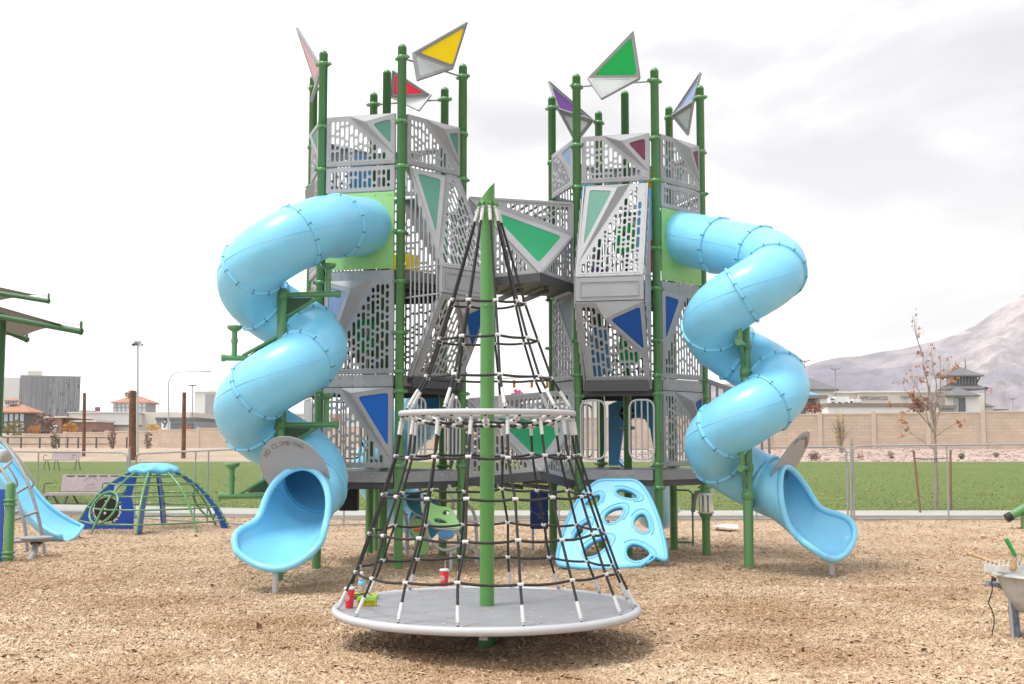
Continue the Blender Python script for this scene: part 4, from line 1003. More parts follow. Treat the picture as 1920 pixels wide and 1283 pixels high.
def strip_poly(name, near, far, x0, x1, z0, z1, m, n=24):
    xs_ = [x0 + (x1 - x0) * i / n for i in range(n + 1)]; P = [(x, near(x)) for x in xs_] + [(x, far(x)) for x in xs_[::-1]]; b = MB(); 
    v = [(x, near(x), z1) for x in xs_] + [(x, far(x), z1) for x in xs_]; q = n + 1
    b.add(v, [(i, i + 1, q + i + 1, q + i) for i in range(n)]); v2 = [(x, near(x), z0) for x in xs_]; b.add(v2 + v[:q], [(i, i + 1, q + i + 1, q + i) for i in range(n)])
    return struct(b.build(name, m))
strip_poly('kerb', lambda x: kerb_near(x), lambda x: kerb_near(x) + .16, -20, 20, -.2, .09, conc)
strip_poly('sidewalk', lambda x: kerb_near(x) + .165, walk_far, -20, 20, -.2, .07, conc)
lawn_m = ground_mat('lawn_grass', [(.10, .145, .028), (.118, .165, .034), (.13, .178, .038), (.165, .19, .055)], (.22, 1.6), .2, .95, (1, .35, 1))
strip_poly('lawn', walk_far, lambda x: 101.5, -75, 75, -.2, .06, lawn_m)
def tufts():
    R = np.random.default_rng(8); n = 26000; d = 1 / np.sqrt(R.uniform(1 / 75. ** 2, 1 / 28. ** 2, n)); x = R.uniform(-1, 1, n) * d * .5; ok = d > np.array([walk_far(a) for a in x]) + .02; x, d = x[ok], d[ok]; n = len(x)
    a = R.uniform(0, np.pi, n); w = R.uniform(.012, .035, n) * (d / 35); h = R.uniform(.012, .03, n); ln = R.normal(0, .025, (n, 2))
    V = np.zeros((n, 3, 3), np.float32); V[:, 0] = np.stack([x - np.cos(a) * w, d - np.sin(a) * w, np.full(n, .055)], 1); V[:, 1] = np.stack([x + np.cos(a) * w, d + np.sin(a) * w, np.full(n, .055)], 1); V[:, 2] = np.stack([x + ln[:, 0], d + ln[:, 1], .06 + h], 1)
    me = bpy.data.meshes.new('grass_tufts'); me.vertices.add(n * 3); me.vertices.foreach_set('co', V.reshape(-1)); me.loops.add(n * 3); me.loops.foreach_set('vertex_index', np.arange(n * 3, dtype=np.int32)); me.polygons.add(n); me.polygons.foreach_set('loop_start', np.arange(n, dtype=np.int32) * 3); me.polygons.foreach_set('loop_total', np.full(n, 3, np.int32)); me.update(calc_edges=True)
    m = bpy.data.materials.new('grass_blade'); m.use_nodes = True; nt = m.node_tree; N = nt.nodes; b = N['Principled BSDF']; b.inputs['Roughness'].default_value = .8; g = N.new('ShaderNodeNewGeometry'); rp = N.new('ShaderNodeValToRGB'); nt.links.new(g.outputs['Random Per Island'], rp.inputs[0]); e = rp.color_ramp.elements; e[0].color = (.11, .155, .03, 1); e[1].color = (.145, .18, .042, 1); nt.links.new(rp.outputs[0], b.inputs['Base Color']); me.materials.append(m)
    o = bpy.data.objects.new('grass_tufts', me); COL.objects.link(o); o['kind'] = 'stuff'
tufts()
leafm = mat('fallen_leaf', (.42, .22, .08), .8, var=.4, scale=40)
def leaf_litter():
    b = MB()
    for i in range(420):
        d = 1 / math.sqrt(gr.uniform(1 / 62. ** 2, 1 / 28.8 ** 2)); x = gr.uniform(-.48, .5) * d
        if d < walk_far(x) + .1: continue
        s = gr.uniform(.03, .075); a = gr.uniform(0, 6.28); c = Vector((x, d, .10 + gr.uniform(0, .03))); ex = Vector((math.cos(a), math.sin(a), gr.uniform(-.4, .4))) * s; ey = Vector((-math.sin(a), math.cos(a), gr.uniform(-.4, .4))) * s * .7
        b.add([c - ex, c - ey, c + ex, c + ey], [(0, 1, 2, 3)])
    o = b.build('fallen_leaves', leafm); o['kind'] = 'stuff'
leaf_litter()
rock_m = ground_mat('pink_gravel', [(.28, .19, .16), (.42, .31, .26), (.52, .41, .36), (.60, .50, .45)], (.6, 4.5), .9)
bark_m = ground_mat('tan_bark', [(.32, .24, .17), (.44, .34, .25), (.52, .42, .32)], (.4, 4), .7)
def bedz(x, y): return .05 + 1.05 * min(1, max(0, (y - 101.5) / 15)) ** 1.1 + .10 * NV(x * .5, y * .5, 2)
grid('gravel_bed', [float(x) for x in np.arange(8, 76, 1.0)], [float(y) for y in np.arange(101.4, 176, 1.2)], bedz, rock_m)
grid('bark_bed', [float(x) for x in np.arange(-80, 8.01, 1.0)], [float(y) for y in np.arange(101.4, 176, 1.2)], bedz, bark_m)
b = MB(); b.box((0, 101.4, .03), (150, .3, .18)); struct(b.build('mow_kerb', conc))
terr = ground_mat('dry_ground', [(.20, .17, .12), (.27, .23, .16), (.32, .28, .20)], (.02, .5), .2)
b = MB(); b.add([(-9000, -300, -.4), (9000, -300, -.4), (9000, 12000, -.4), (-9000, 12000, -.4)], [(0, 1, 2, 3)]); struct(b.build('terrain', terr))
# boulders in the gravel bed
def rocks():
    b = MB()
    for i in range(900):
        y = gr.uniform(102, 116); x = gr.uniform(8, 60); s = gr.uniform(.06, .2); b.ball((x, y, bedz(x, y) + s * .3), s, 6, sq=(gr.uniform(.7, 1.4), 1, gr.uniform(.5, .9)))
    o = b.build('gravel_stones', mat('pink_stone', (.50, .39, .34), .9, var=.35, scale=1.2)); o['kind'] = 'stuff'
rocks()

# ---------- mountains
def mountain():
    prof = [(900, 765), (1100, 745), (1300, 725), (1440, 712), (1500, 690), (1540, 677), (1575, 670), (1612, 668), (1650, 660), (1690, 655), (1720, 648), (1760, 638), (1790, 628), (1830, 610), (1860, 588), (1890, 570), (1920, 552), (2000, 520), (2100, 490), (2250, 470), (2400, 520), (2600, 640), (2900, 760)]
    def top(px):
        for (a, b_), (c, d_) in zip(prof, prof[1:]):
            if a <= px <= c: return b_ + (d_ - b_) * (px - a) / (c - a)
        return 770
    D = 4200; nx, ny = 420, 90; v = []
    for j in range(ny + 1):
        u = j / ny
        for i in range(nx + 1):
            px = 900 + 2000 * i / nx; p = at(px, top(px), D); H = max(5, p.z)
            y = D - 1500 * (1 - u); x = p.x * (y / D)
            h = H * (u ** 1.25); rid = abs(NV(x * .0045, y * .0016, 3)); r2 = abs(NV(x * .016, y * .007, 7)); r3 = abs(NV(x * .045, y * .018, 11)); h -= (rid * .22 + r2 * .18 + r3 * .09) * H * (1 - u) ** .6 * min(1, u * 4)
            v.append((x, y, max(0, h)))
    for i in range(nx + 1): q = v[ny * (nx + 1) + i]; v.append((q[0] * 1.2, q[1] + 900, 0))
    f = [(j * (nx + 1) + i, j * (nx + 1) + i + 1, (j + 1) * (nx + 1) + i + 1, (j + 1) * (nx + 1) + i) for j in range(ny + 1) for i in range(nx)]
    m = bpy.data.materials.new('mountain_scrub_painted_light'); m.use_nodes = True; nt = m.node_tree; N = nt.nodes; L = nt.links; b_ = N['Principled BSDF']; b_.inputs['Roughness'].default_value = 1; b_.inputs['Specular IOR Level'].default_value = 0
    tc = N.new('ShaderNodeTexCoord'); n1 = N.new('ShaderNodeTexNoise'); n1.inputs['Scale'].default_value = .0016; n1.inputs['Detail'].default_value = 6; n1.inputs['Distortion'].default_value = .7; L.new(tc.outputs['Object'], n1.inputs[0])
    rp = N.new('ShaderNodeValToRGB'); L.new(n1.outputs['Fac'], rp.inputs[0]); e = rp.color_ramp.elements; e[0].position = .40; e[0].color = (.12, .11, .19, 1); e[1].position = .66; e[1].color = (.50, .44, .44, 1); q = e.new(.50); q.color = (.18, .165, .23, 1); q = e.new(.57); q.color = (.29, .26, .29, 1)  # pale patches paint in bands of cloud and light, lilac base adds haze
    n2 = N.new('ShaderNodeTexNoise'); n2.inputs['Scale'].default_value = .011; n2.inputs['Detail'].default_value = 8; n2.inputs['Roughness'].default_value = .7; L.new(tc.outputs['Object'], n2.inputs[0]); r2_ = N.new('ShaderNodeValToRGB'); r2_.color_ramp.elements[0].position = .40; r2_.color_ramp.elements[0].color = (.45, .43, .48, 1); r2_.color_ramp.elements[1].position = .60; r2_.color_ramp.elements[1].color = (1.25, 1.2, 1.12, 1); L.new(n2.outputs['Fac'], r2_.inputs[0])
    mx_ = N.new('ShaderNodeMix'); mx_.data_type = 'RGBA'; mx_.blend_type = 'MULTIPLY'; mx_.inputs[0].default_value = 1; L.new(rp.outputs[0], mx_.inputs[6]); L.new(r2_.outputs[0], mx_.inputs[7]); L.new(mx_.outputs[2], b_.inputs['Base Color'])
    b = MB(); b.add(v, f, 0, True); struct(b.build('mountain', m))
mountain()

# ---------- perimeter walls
wallm = mat('tan_precast_wall', (.53, .425, .34), .85, var=.10, scale=.7, bump=.7, bscale=3.5); nt = wallm.node_tree; bk = nt.nodes.new('ShaderNodeTexBrick'); bk.inputs['Scale'].default_value = 1.0; bk.inputs['Brick Width'].default_value = .8; bk.inputs['Row Height'].default_value = .32; bk.inputs['Mortar Size'].default_value = .02; bk.inputs['Color1'].default_value = (1, 1, 1, 1); bk.inputs['Color2'].default_value = (.90, .88, .86, 1); bk.inputs['Mortar'].default_value = (.78, .75, .72, 1); tc_ = nt.nodes.new('ShaderNodeTexCoord'); mp_ = nt.nodes.new('ShaderNodeMapping'); mp_.inputs['Rotation'].default_value = (rad(90), 0, 0); nt.links.new(tc_.outputs['Object'], mp_.inputs[0]); nt.links.new(mp_.outputs[0], bk.inputs['Vector']); b0 = nt.nodes['Principled BSDF']; sk = b0.inputs['Base Color'].links[0].from_socket; mk = nt.nodes.new('ShaderNodeMix'); mk.data_type = 'RGBA'; mk.blend_type = 'MULTIPLY'; mk.inputs[0].default_value = 1; nt.links.new(sk, mk.inputs[6]); nt.links.new(bk.outputs[0], mk.inputs[7]); nt.links.new(mk.outputs[2], b0.inputs['Base Color'])
wallp = mat('tan_precast_pillar', (.55, .45, .37), .85, var=.06, scale=2, bump=.2, bscale=12)
def wall(label, P, base, span, hpx):
    """P: list of (px, ytop, d)"""
    pts = [at(x, y, d) for x, y, d in P]; root = thing('perimeter_wall', label, 'wall', (pts[0].x, pts[0].y, base), 'tan perimeter walls')
    for a, c in zip(pts, pts[1:]):
        L = math.hypot(c.x - a.x, c.y - a.y); n = max(1, round(L / span)); e = Vector((c.x - a.x, c.y - a.y, 0)) / L
        for k in range(n):
            p0 = a + e * (L * k / n); p1 = a + e * (L * (k + 1) / n); zt = a.z + (c.z - a.z) * (k + .5) / n
            m = MB(); m.bar(Vector((p0.x, p0.y, (base + zt - .12) / 2)) + e * .22, Vector((p1.x, p1.y, (base + zt - .12) / 2)) - e * .22, .16, zt - .12 - base); m.build('wall_panel', wallm, root)
            m = MB(); m.bar(Vector((p0.x, p0.y, zt - .06)) + e * .22, Vector((p1.x, p1.y, zt - .06)) - e * .22, .26, .13); m.build('coping', wallp, root)
            m = MB(); m.bar(Vector((p0.x, p0.y, base)), Vector((p0.x, p0.y, zt + .1)), .44, .44, up=(0, 1, 0)); m.build('pillar', wallp, root)
wall('tall tan precast wall with square pillars running behind the lawn on the right', [(905, 786, 126), (1536, 776, 119), (2050, 769, 116)], .6, 5.0, 0)
wall('lower tan precast wall stepping up along the left behind the lawn', [(-90, 822, 168), (45, 815, 165), (200, 809, 160), (300, 808, 155), (372, 803, 152), (640, 800, 145), (900, 794, 128)], .5, 6.3, 0)
def dark_fence():
    root = thing('metal_fence', 'dark metal post and rail fence in front of the left wall', 'fence', (at(0, 840, 140).x, 140, .5)); bl = M['dark']
    xs_ = [15, 40, 75, 111, 127, 147, 181, 213, 238]
    for x in xs_:
        p = at(x, 820, 140); m = MB(); m.bar((p.x, p.y, .4), (p.x, p.y, p.z), .16, .16, up=(0, 1, 0)); m.build('post', bl, root)
    for y in (821, 833):
        a, c = at(0, y, 140), at(215, y, 140); m = MB(); m.bar(a, c, .08, .1); m.build('rail', bl, root)
dark_fence()

# ---------- wooden poles, lamps
bark = mat('weathered_pole_wood', (.16, .075, .04), .9, var=.45, scale=3, bump=.6, bscale=14)
for x, yt, yb, w_, d, lab in ((157, 737, 855, 6, 108, 'slim brown wooden pole standing left of the thicker pole'), (248, 733, 862, 13, 104, 'thick reddish brown wooden pole with peeling bark beside a tall light mast'), (344, 736, 860, 7.5, 106, 'slim brown wooden pole standing right of the thicker pole')):
    a, c = at(x, yb, d), at(x + (1.5 if w_ < 10 else 1), yt, d); r = w_ * d / FPX / 2; m = MB(); n = 14; P = [a.lerp(c, k / 8) for k in range(9)]; P[0].z -= .5
    m.tube(P, r, 14, radii=[r * (1.08 - .16 * k / 8 + .04 * gr.uniform(-1, 1)) for k in range(9)]); tag(m.build('wooden_pole', bark, origin=a), lab, 'pole', 'wooden poles beyond the lawn')
def mast(label, x, yt, yb, d, heads, r=.1, arm=None, name='light_mast', group='lamp posts beyond the wall', dark=True):
    a, c = at(x, yb, d), at(x, yt, d); t = thing(name, label, 'lamp post', a, group); m = MB(); m.tube([a - Vector((0, 0, 2)), c], r, 10, radii=[r, r * .6]); mt = M['grey2'] if dark else M['steel']; m.build('mast', mt, t)
    if arm:
        m = MB(); P = [at(px, py, d) for px, py in arm]; Q = []
        for i in range(len(P) - 1): Q += [P[i].lerp(P[i + 1], k / 6) for k in range(6)]
        Q.append(P[-1]); m.tube(smooth(Q, 4, 2), r * .5, 8); m.build('arm', mt, t); e = Q[-1]; m = MB(); m.box(e, (1.6, .5, .22)); m.build('lamp_head', mt, t)
    for dx, dz, tilt in heads:
        s = d / FPX; p = c + Vector((dx * s, 0, dz * s)); m = MB(); m.bar(p - Vector((5 * s, 0, tilt * s)), p + Vector((5 * s, 0, -tilt * s * -1)), .5, .22); m.bar(c + Vector((0, 0, dz * s)), p, .12, .12); m.build('lamp_head', mt, t)
mast('tall pale light mast with a cluster of floodlights behind the thick wooden pole', 258.5, 640, 862, 112, [(-6, -6, 2), (-3, -7, 0), (4, -6, -1), (0, -2, 0)], .13, dark=False)
mast('slim dark parking lamp post in front of the glass office block', 102, 712, 815, 220, [(-4, 0, 0), (4, 0, 0)], .16)
mast('slim dark parking lamp post in front of the white hotel block', 361, 723, 815, 230, [(-3, 0, 0), (3, 0, 0)], .14)
mast('tall grey street lamp with a long curved arm reaching right', 316, 715, 815, 180, [], .16, [(316, 722), (318, 708), (325, 699), (340, 696), (386, 697)], dark=False)
mast('twin headed dark lamp post nearest the blue slide', 1509, 676, 760, 230, [(-5, -1, -2), (5, -1, 2)], .14)
mast('twin headed dark lamp post in front of the hip roofed store', 1566, 691, 765, 240, [(-5, -1, -2), (5, -1, 2)], .14)
mast('short twin headed lamp post far right beyond the flag', 1899, 748, 775, 320, [(-3, 0, -1), (3, 0, 1)], .14)
# ---------- buildings
cream = mat('cream_stucco', (.72, .67, .60), .85, var=.05, scale=.3); white = mat('white_stucco', (.80, .79, .77), .85, var=.04, scale=.3); brick = mat('red_brown_brick', (.36, .20, .165), .9, var=.15, scale=2); tile = mat('terracotta_tile', (.45, .215, .15), .8, var=.18, scale=3); broof = mat('brown_metal_band', (.23, .20, .18), .7, var=.08); groof = mat('grey_shingle', (.17, .165, .175), .85, var=.15, scale=2); glass = mat('dark_window_glass', (.10, .12, .14), .12, var=.2, scale=.5); paleglass = mat('pale_window_glass', (.42, .48, .50), .1, var=.15, scale=.5); dgrey = mat('dark_grey_cladding', (.15, .155, .165), .7)
def bx(x0, x1, y0, y1, d, dep):
    a, c = at(x0, y1, d), at(x1, y0, d); return (Vector(((a.x + c.x) / 2, d + dep / 2, (a.z + c.z) / 2)), (c.x - a.x, dep, c.z - a.z))
def blk(par, name, x0, x1, y0, y1, d, dep, m_):
    c, s = bx(x0, x1, y0, y1, d, dep); m = MB(); m.box(c, s); return m.build(name, m_, par)
def hip(par, name, x0, x1, y0, y1, d, dep, m_, top=.0, name2=None):
    """hip roof: eaves at y1, ridge or apex at y0"""
    a, c = at(x0, y1, d), at(x1, y1, d); zt = at(x0, y0, d + dep / 2).z; cx = (a.x + c.x) / 2; hw = (c.x - a.x) / 2; z = a.z; m = MB(); r = hw * top
    v = [(cx - hw, d, z), (cx + hw, d, z), (cx + hw, d + dep, z), (cx - hw, d + dep, z), (cx - r, d + dep / 2, zt), (cx + r, d + dep / 2, zt)]
    m.add(v, [(0, 1, 5, 4), (1, 2, 5), (2, 3, 4, 5), (3, 0, 4), (3, 2, 1, 0)]); k = (c.x - a.x) / 30; m.box((cx, d + dep / 2, z - k / 2 - .002), (2 * hw, dep, k)); return m.build(name, m_, par)
def bthing(name, label, cat, x, y, d, group=None): p = at(x, y, d); return thing(name, label, cat, (p.x, p.y, -.4), group)
# glass office block
def office():
    d = 420; t = bthing('office_building', 'tall glass office block with vertical fins behind the left wooden poles', 'building', 95, 800, d)
    gm = ground_mat('striped_curtain_glass', [(.19, .20, .29), (.32, .33, .41), (.44, .44, .50), (.60, .59, .60)], (.22, .6), 0, .25, (1.3, 1, .12))
    a, b_ = at(39, 706, d), at(151, 712, d + 8.5); e = Vector((b_.x - a.x, b_.y - a.y, 0)); Lf = e.length; e /= Lf; n = Vector((-e.y, e.x, 0)); R = Matrix((e, n, Vector((0, 0, 1)))).transposed(); zt = a.z; g = Vector((a.x, a.y, 0)); zy = lambda y: at(95, y, d + 4).z
    def rb(nm, u0, u1, z0, z1, off, dep, m_): m = MB(); m.box(g + e * (Lf * (u0 + u1) / 2) + n * (off + dep / 2) + Vector((0, 0, (z0 + z1) / 2)), (Lf * (u1 - u0), dep, z1 - z0), R); return m.build(nm, m_, t)
    rb('facade', 0, 1, -.4, zt, 0, 9, gm); rb('parapet', -.005, 1.005, zt, zt + .5, -.2, 9.4, M['grey']); rb('roof_plant', .12, .36, zt + .5, zt + 2.3, 3, 4, cream); rb('side_wing', -.36, -.012, -.4, zt - .4, 1.2, 8, white)
    for k in range(34): u = .012 + k * .0293; rb('fin', u - .004, u + .004, zy(800), zt - .1, -.5, .5, M['silver'] if k % 3 else M['grey'])
    for r_ in range(5):
        for k in range(12):
            if gr.random() < .55: u = .49 + k * .042; rb('window', u, u + .030, zy(727 + r_ * 15.5), zy(720 + r_ * 15.5), -.12, .14, paleglass if gr.random() < .7 else glass)
office()
def cupola(label, d, R1, L1, R2, body, ws, bodym):
    t = bthing('tiled_pavilion', label, 'building', (R2[0] + R2[1]) / 2, 800, d, 'red tiled pavilions'); dep = (R2[1] - R2[0]) * d / FPX
    hip(t, 'upper_roof', R1[0], R1[1], R1[2], R1[3], d + dep * .35, (R1[1] - R1[0]) * d / FPX, tile); blk(t, 'lantern', L1[0], L1[1], L1[2], L1[3], d + dep * .36, (L1[1] - L1[0]) * d / FPX * .9, paleglass)
    hip(t, 'main_roof', R2[0], R2[1], R2[2], R2[3], d, dep, tile, .28); c = body; b_ = blk(t, 'body', c[0], c[1], c[2], c[3], d + dep * .06, dep * .86, bodym)
    n = ws
    for k in range(n):
        w_ = (c[1] - c[0]) / n
        for (ya, yb) in ((.08, .45), (.52, .92)): blk(t, 'window', c[0] + w_ * (k + .15), c[0] + w_ * (k + .85), c[2] + (c[3] - c[2]) * ya, c[2] + (c[3] - c[2]) * yb, d + dep * .06 - .15, .14, paleglass)
    for k in range(4): x = L1[0] + (L1[1] - L1[0]) * (k + .5) / 4; blk(t, 'mullion', x - .5, x + .5, L1[2], L1[3], d + dep * .36 - .2, .15, M['dark'])
cupola('red tiled pavilion with a lantern top at the left edge beside the green shade post', 260, (7, 31, 745, 751), (9, 27, 751.5, 759), (-22, 55, 759, 772), (-14, 46, 773, 812), 6, M['dark'])
cupola('red tiled pavilion with pale glazing rising behind the thick wooden pole', 265, (232, 255, 731, 737), (234, 252, 737.5, 744), (207, 278, 743.5, 754), (212, 274, 755, 775), 8, M['grey2'])
t = bthing('low_building', 'long low white commercial building behind the left wooden poles', 'building', 250, 800, 235); blk(t, 'wall', 128, 250, 774, 830, 236, 30, white); blk(t, 'parapet', 126, 252, 772.5, 774.5, 235.5, 31, cream); blk(t, 'upper_wall', 248, 356, 773, 830, 242, 30, cream); blk(t, 'front_wall', 170, 246, 799, 830, 230, 6, cream); blk(t, 'roof_edge', 169, 247, 796.5, 799, 229.6, 6.6, broof)
for x in (150, 162): blk(t, 'vent', x, x + 7, 769.5, 772.5, 245, 3, M['grey'])
t = bthing('brick_building', 'red brown brick building with pale cornices left of the white building', 'building', 110, 800, 215); blk(t, 'wall', 84, 115, 783.5, 830, 216, 14, brick); blk(t, 'side_wall', 114.5, 124, 783.5, 830, 217, 14, mat('dark_brick', (.18, .085, .065), .9)); blk(t, 'cornice', 82, 125, 780.5, 783.5, 215.6, 15, cream); blk(t, 'low_wall', 124.5, 180, 791.5, 830, 219, 10, brick); blk(t, 'low_cornice', 121, 181, 788, 791.5, 218.6, 10.8, cream); blk(t, 'door_frame', 99.5, 107, 797, 800, 215.7, .3, white); blk(t, 'door', 100.5, 106, 800, 815, 215.8, .2, M['grey'])
t = bthing('shop_building', 'grey shop front with a white sign panel right of the thick wooden pole', 'building', 330, 800, 200); blk(t, 'wall', 292, 367, 788, 830, 200, 15, mat('blue_grey_cladding', (.32, .34, .38), .7)); blk(t, 'fascia', 291, 368, 783, 788, 199.6, 16, dgrey); blk(t, 'sign_panel', 302, 319, 789, 811, 199.7, .25, white)
p = at(309, 797, 199.5); m = MB(); m.tube([p + Vector((-.5, 0, .6)), p + Vector((.1, 0, .1)), p + Vector((.45, 0, .75))], .12, 6); m.ball(p + Vector((.1, 0, .9)), .16, 6); m.tube([p + Vector((.1, 0, .1)), p + Vector((-.1, 0, -.5))], .11, 6); m.build('sign_emblem', M['black'], t)
blk(t, 'awning', 300, 352, 806, 809, 198, 2, white); blk(t, 'shop_window', 322, 362, 794, 804, 199.8, .2, glass)
t = bthing('hotel_building', 'plain white tower block with one grey window strip beside the left slide', 'building', 390, 800, 450); blk(t, 'wall', 363, 412, 735, 830, 450, 30, white); blk(t, 'window_strip', 384, 403, 739, 783, 449.7, .4, M['grey']); blk(t, 'roof_edge', 362, 413, 733.5, 735.5, 449.5, 31, white); blk(t, 'roof_plant', 390, 396, 731, 733.4, 455, 6, cream)
t = bthing('roof_sign', 'small purple billboard on the white roof between two wooden poles', 'sign', 183, 770, 240); blk(t, 'board', 178, 187, 763.5, 771.5, 240, .4, mat('plum_board', (.19, .05, .14), .6)); blk(t, 'leg', 179.3, 180, 771.6, 773.5, 240.1, .2, M['dark']); blk(t, 'leg', 185.3, 186, 771.6, 773.5, 240.1, .2, M['dark'])
# right: store with a hip roofed tower
def store():
    d = 262; t = bthing('store_building', 'long cream store with a grey hip roofed glass tower beyond the right wall', 'building', 1700, 770, d)
    blk(t, 'wall', 1570, 1612, 737, 800, d, 25, cream); blk(t, 'cornice', 1568, 1613, 734, 737, d - .5, 26, white); blk(t, 'long_wall', 1612.2, 1790, 736, 800, d - 2, 25, cream); blk(t, 'long_cornice', 1610, 1792, 733, 736, d - 2.6, 26, white)
    blk(t, 'corner_wall', 1498, 1562, 732, 800, d - 6, 20, white); hip(t, 'hip_roof', 1476, 1573, 707.5, 729.5, d - 7, 14, groof, .12)
    m = MB(); p = at(1638, 747, d - 2.2); put_text(m, 'APPLIANCES', 1.15, (p, Vector((1, 0, 0)), Vector((0, 0, 1)), Vector((0, -1, 0))), lift=.05, depth=.12); m.build('lettering', M['lettering'], t)
    m = MB(); p = at(1702, 745.5, d - 2.2); put_text(m, 'THE BRICK', .8, (p, Vector((1, 0, 0)), Vector((0, 0, 1)), Vector((0, -1, 0))), lift=.05, depth=.12) if False else put_text(m, 'THEATER', .8, (p, Vector((1, 0, 0)), Vector((0, 0, 1)), Vector((0, -1, 0))), lift=.05, depth=.12); m.build('lettering', M['lettering'], t)
    D = 250; s = D / FPX
    hip(t, 'tower_roof', 1776, 1846, 687, 703.5, D, 70 * s, groof); a = at(1810, 688, D + 4); m = MB(); m.tube([a - Vector((0, 0, 1)), a + Vector((0, 0, 1.9))], .1, 6, radii=[.16, .04]); m.build('spire', M['dark'], t)
    blk(t, 'tower_glazing', 1790, 1832, 706, 724, D + 1.6, 42 * s, mat('green_grey_glass', (.26, .31, .30), .15, var=.2, scale=.6))
    for k in range(8): x = 1790.8 + k * 5.8; blk(t, 'mullion', x - .6, x + .6, 706, 724, D + 1.4, .18, M['dark'])
    for x in (1784, 1837): m = MB(); m.bar(at(x, 707, D + 2), at(1791 if x < 1800 else 1831, 719, D + 2), .25, .25); m.build('bracket', M['dark'], t)
    hip(t, 'skirt_roof', 1779, 1850, 716, 728, D - .5, 60 * s, groof, .5); hip(t, 'porch_roof', 1774, 1839, 727, 741, D - 6, 50 * s, groof, .02)
    blk(t, 'tower_wall', 1790, 1838, 743, 800, D - 4.5, 40 * s, white); blk(t, 'tower_side', 1838.2, 1847, 738, 800, D - 1, 30 * s, cream); blk(t, 'doorway', 1799, 1810, 746, 772, D - 4.8, .3, glass); blk(t, 'door_pier', 1790.5, 1797, 744, 772, D - 5, .6, M['grey'])
    hip(t, 'end_roof', 1848, 1866, 755, 762, D + 4, 8, groof, .1); blk(t, 'end_wall', 1850, 1862, 763.5, 800, D + 4.6, 7, cream); blk(t, 'far_canopy', 1866, 1892, 767, 769, D + 10, 6, broof)
store()
t = bthing('low_warehouse', 'low white warehouse with a brown roof band just behind the right wall', 'building', 1670, 770, 190); blk(t, 'wall', 1553, 1760, 763, 810, 190, 14, white); blk(t, 'roof_band', 1552, 1762, 756, 763, 189.6, 15, broof); blk(t, 'wing_wall', 1760, 1790, 766, 810, 191, 10, M['grey']); blk(t, 'wing_band', 1762.2, 1794, 760, 766, 190.4, 12, broof)
t = bthing('open_canopy', 'brown topped drive through canopy with a blue peak beside the right slide', 'canopy', 1530, 770, 200); blk(t, 'roof', 1490, 1552, 741, 747, 200, 10, broof); blk(t, 'pillar', 1538, 1551, 747.2, 790, 200.5, 3, white); blk(t, 'back_wall', 1498, 1537, 747.2, 790, 206, 1, M['grey2']); hip(t, 'blue_peak', 1510, 1540, 734, 740.6, 201, 6, M['slide3'])
def truck(label, x0, x1, y0, y1, d):
    t = bthing('white_truck', label, 'truck', (x0 + x1) / 2, y1, d, 'white trucks by the store'); blk(t, 'cargo_box', x0 + (x1 - x0) * .28, x1, y0, y1 - 1, d, 2.4, white); blk(t, 'cab', x0, x0 + (x1 - x0) * .26, y0 + 2.5, y1 - 1, d, 2.3, white); blk(t, 'windscreen', x0 + .4, x0 + (x1 - x0) * .2, y0 + 3.2, y0 + 6, d - .1, .1, glass)
    for x in (.15, .5, .85): c = at(x0 + (x1 - x0) * x, y1, d); m = MB(); m.cyl(c, c + Vector((0, .4, 0)), .45, n=12); m.build('wheel', M['black'], t)
truck('white box truck parked above the brown roof band, the longer one', 1557, 1592, 744, 758.5, 216); truck('white box truck parked above the brown roof band, the shorter one', 1594, 1615, 748.5, 759, 215)
# middle: seen under the right tower
t = bthing('plaza_building', 'cream flat roofed shops seen under the right tower deck', 'building', 1150, 770, 240); blk(t, 'wall', 1020, 1204, 742, 800, 240, 20, cream); blk(t, 'parapet', 1018, 1204, 739, 742, 239.6, 21, white); blk(t, 'dark_wall', 1206, 1290, 722, 800, 232, 20, dgrey); p = at(1220.5, 749, 231.6)
m = MB(); m.box(p + Vector((-.35, 0, 0)), (.25, .2, 1.1)); m.box(p + Vector((.05, 0, .45)), (.55, .2, .22)); m.box(p + Vector((.05, 0, -.45)), (.55, .2, .22)); m.build('letter_sign', M['white'], t)
t = bthing('far_shop', 'low white shops behind the left tower legs', 'building', 600, 790, 225); blk(t, 'wall', 420, 905, 778, 820, 225, 20, white); blk(t, 'parapet', 418, 906, 775, 778, 224.6, 21, cream); blk(t, 'sign', 622, 640, 783, 791, 224.6, .3, M['orange'])
# traffic signal
t = bthing('traffic_signal', 'traffic signal mast with yellow signal heads seen through the rope cone', 'traffic light', 1036, 800, 150); a, c = at(1037, 800, 150), at(1037, 706, 150); m = MB(); m.cyl(a - Vector((0, 0, 3)), c, .13, n=10); m.build('mast', M['steel'], t); m = MB(); m.tube([c, at(920, 710, 150)], .09, 8); m.build('arm', M['steel'], t)
for x in (964, 997, 1026):
    p = at(x, 720, 149.6); h = MB(); h.box(p, (.36, .3, 1.0)); o = h.build('signal_head', mat('signal_yellow', (.60, .30, .04), .5) if 'signal_yellow' not in bpy.data.materials else bpy.data.materials['signal_yellow'], t)
    for k in (-1, 0, 1): h = MB(); h.cyl(p + Vector((0, -.152, k * .3)), p + Vector((0, -.2, k * .3)), .11, n=10); h.build('lens', M['black'], o)
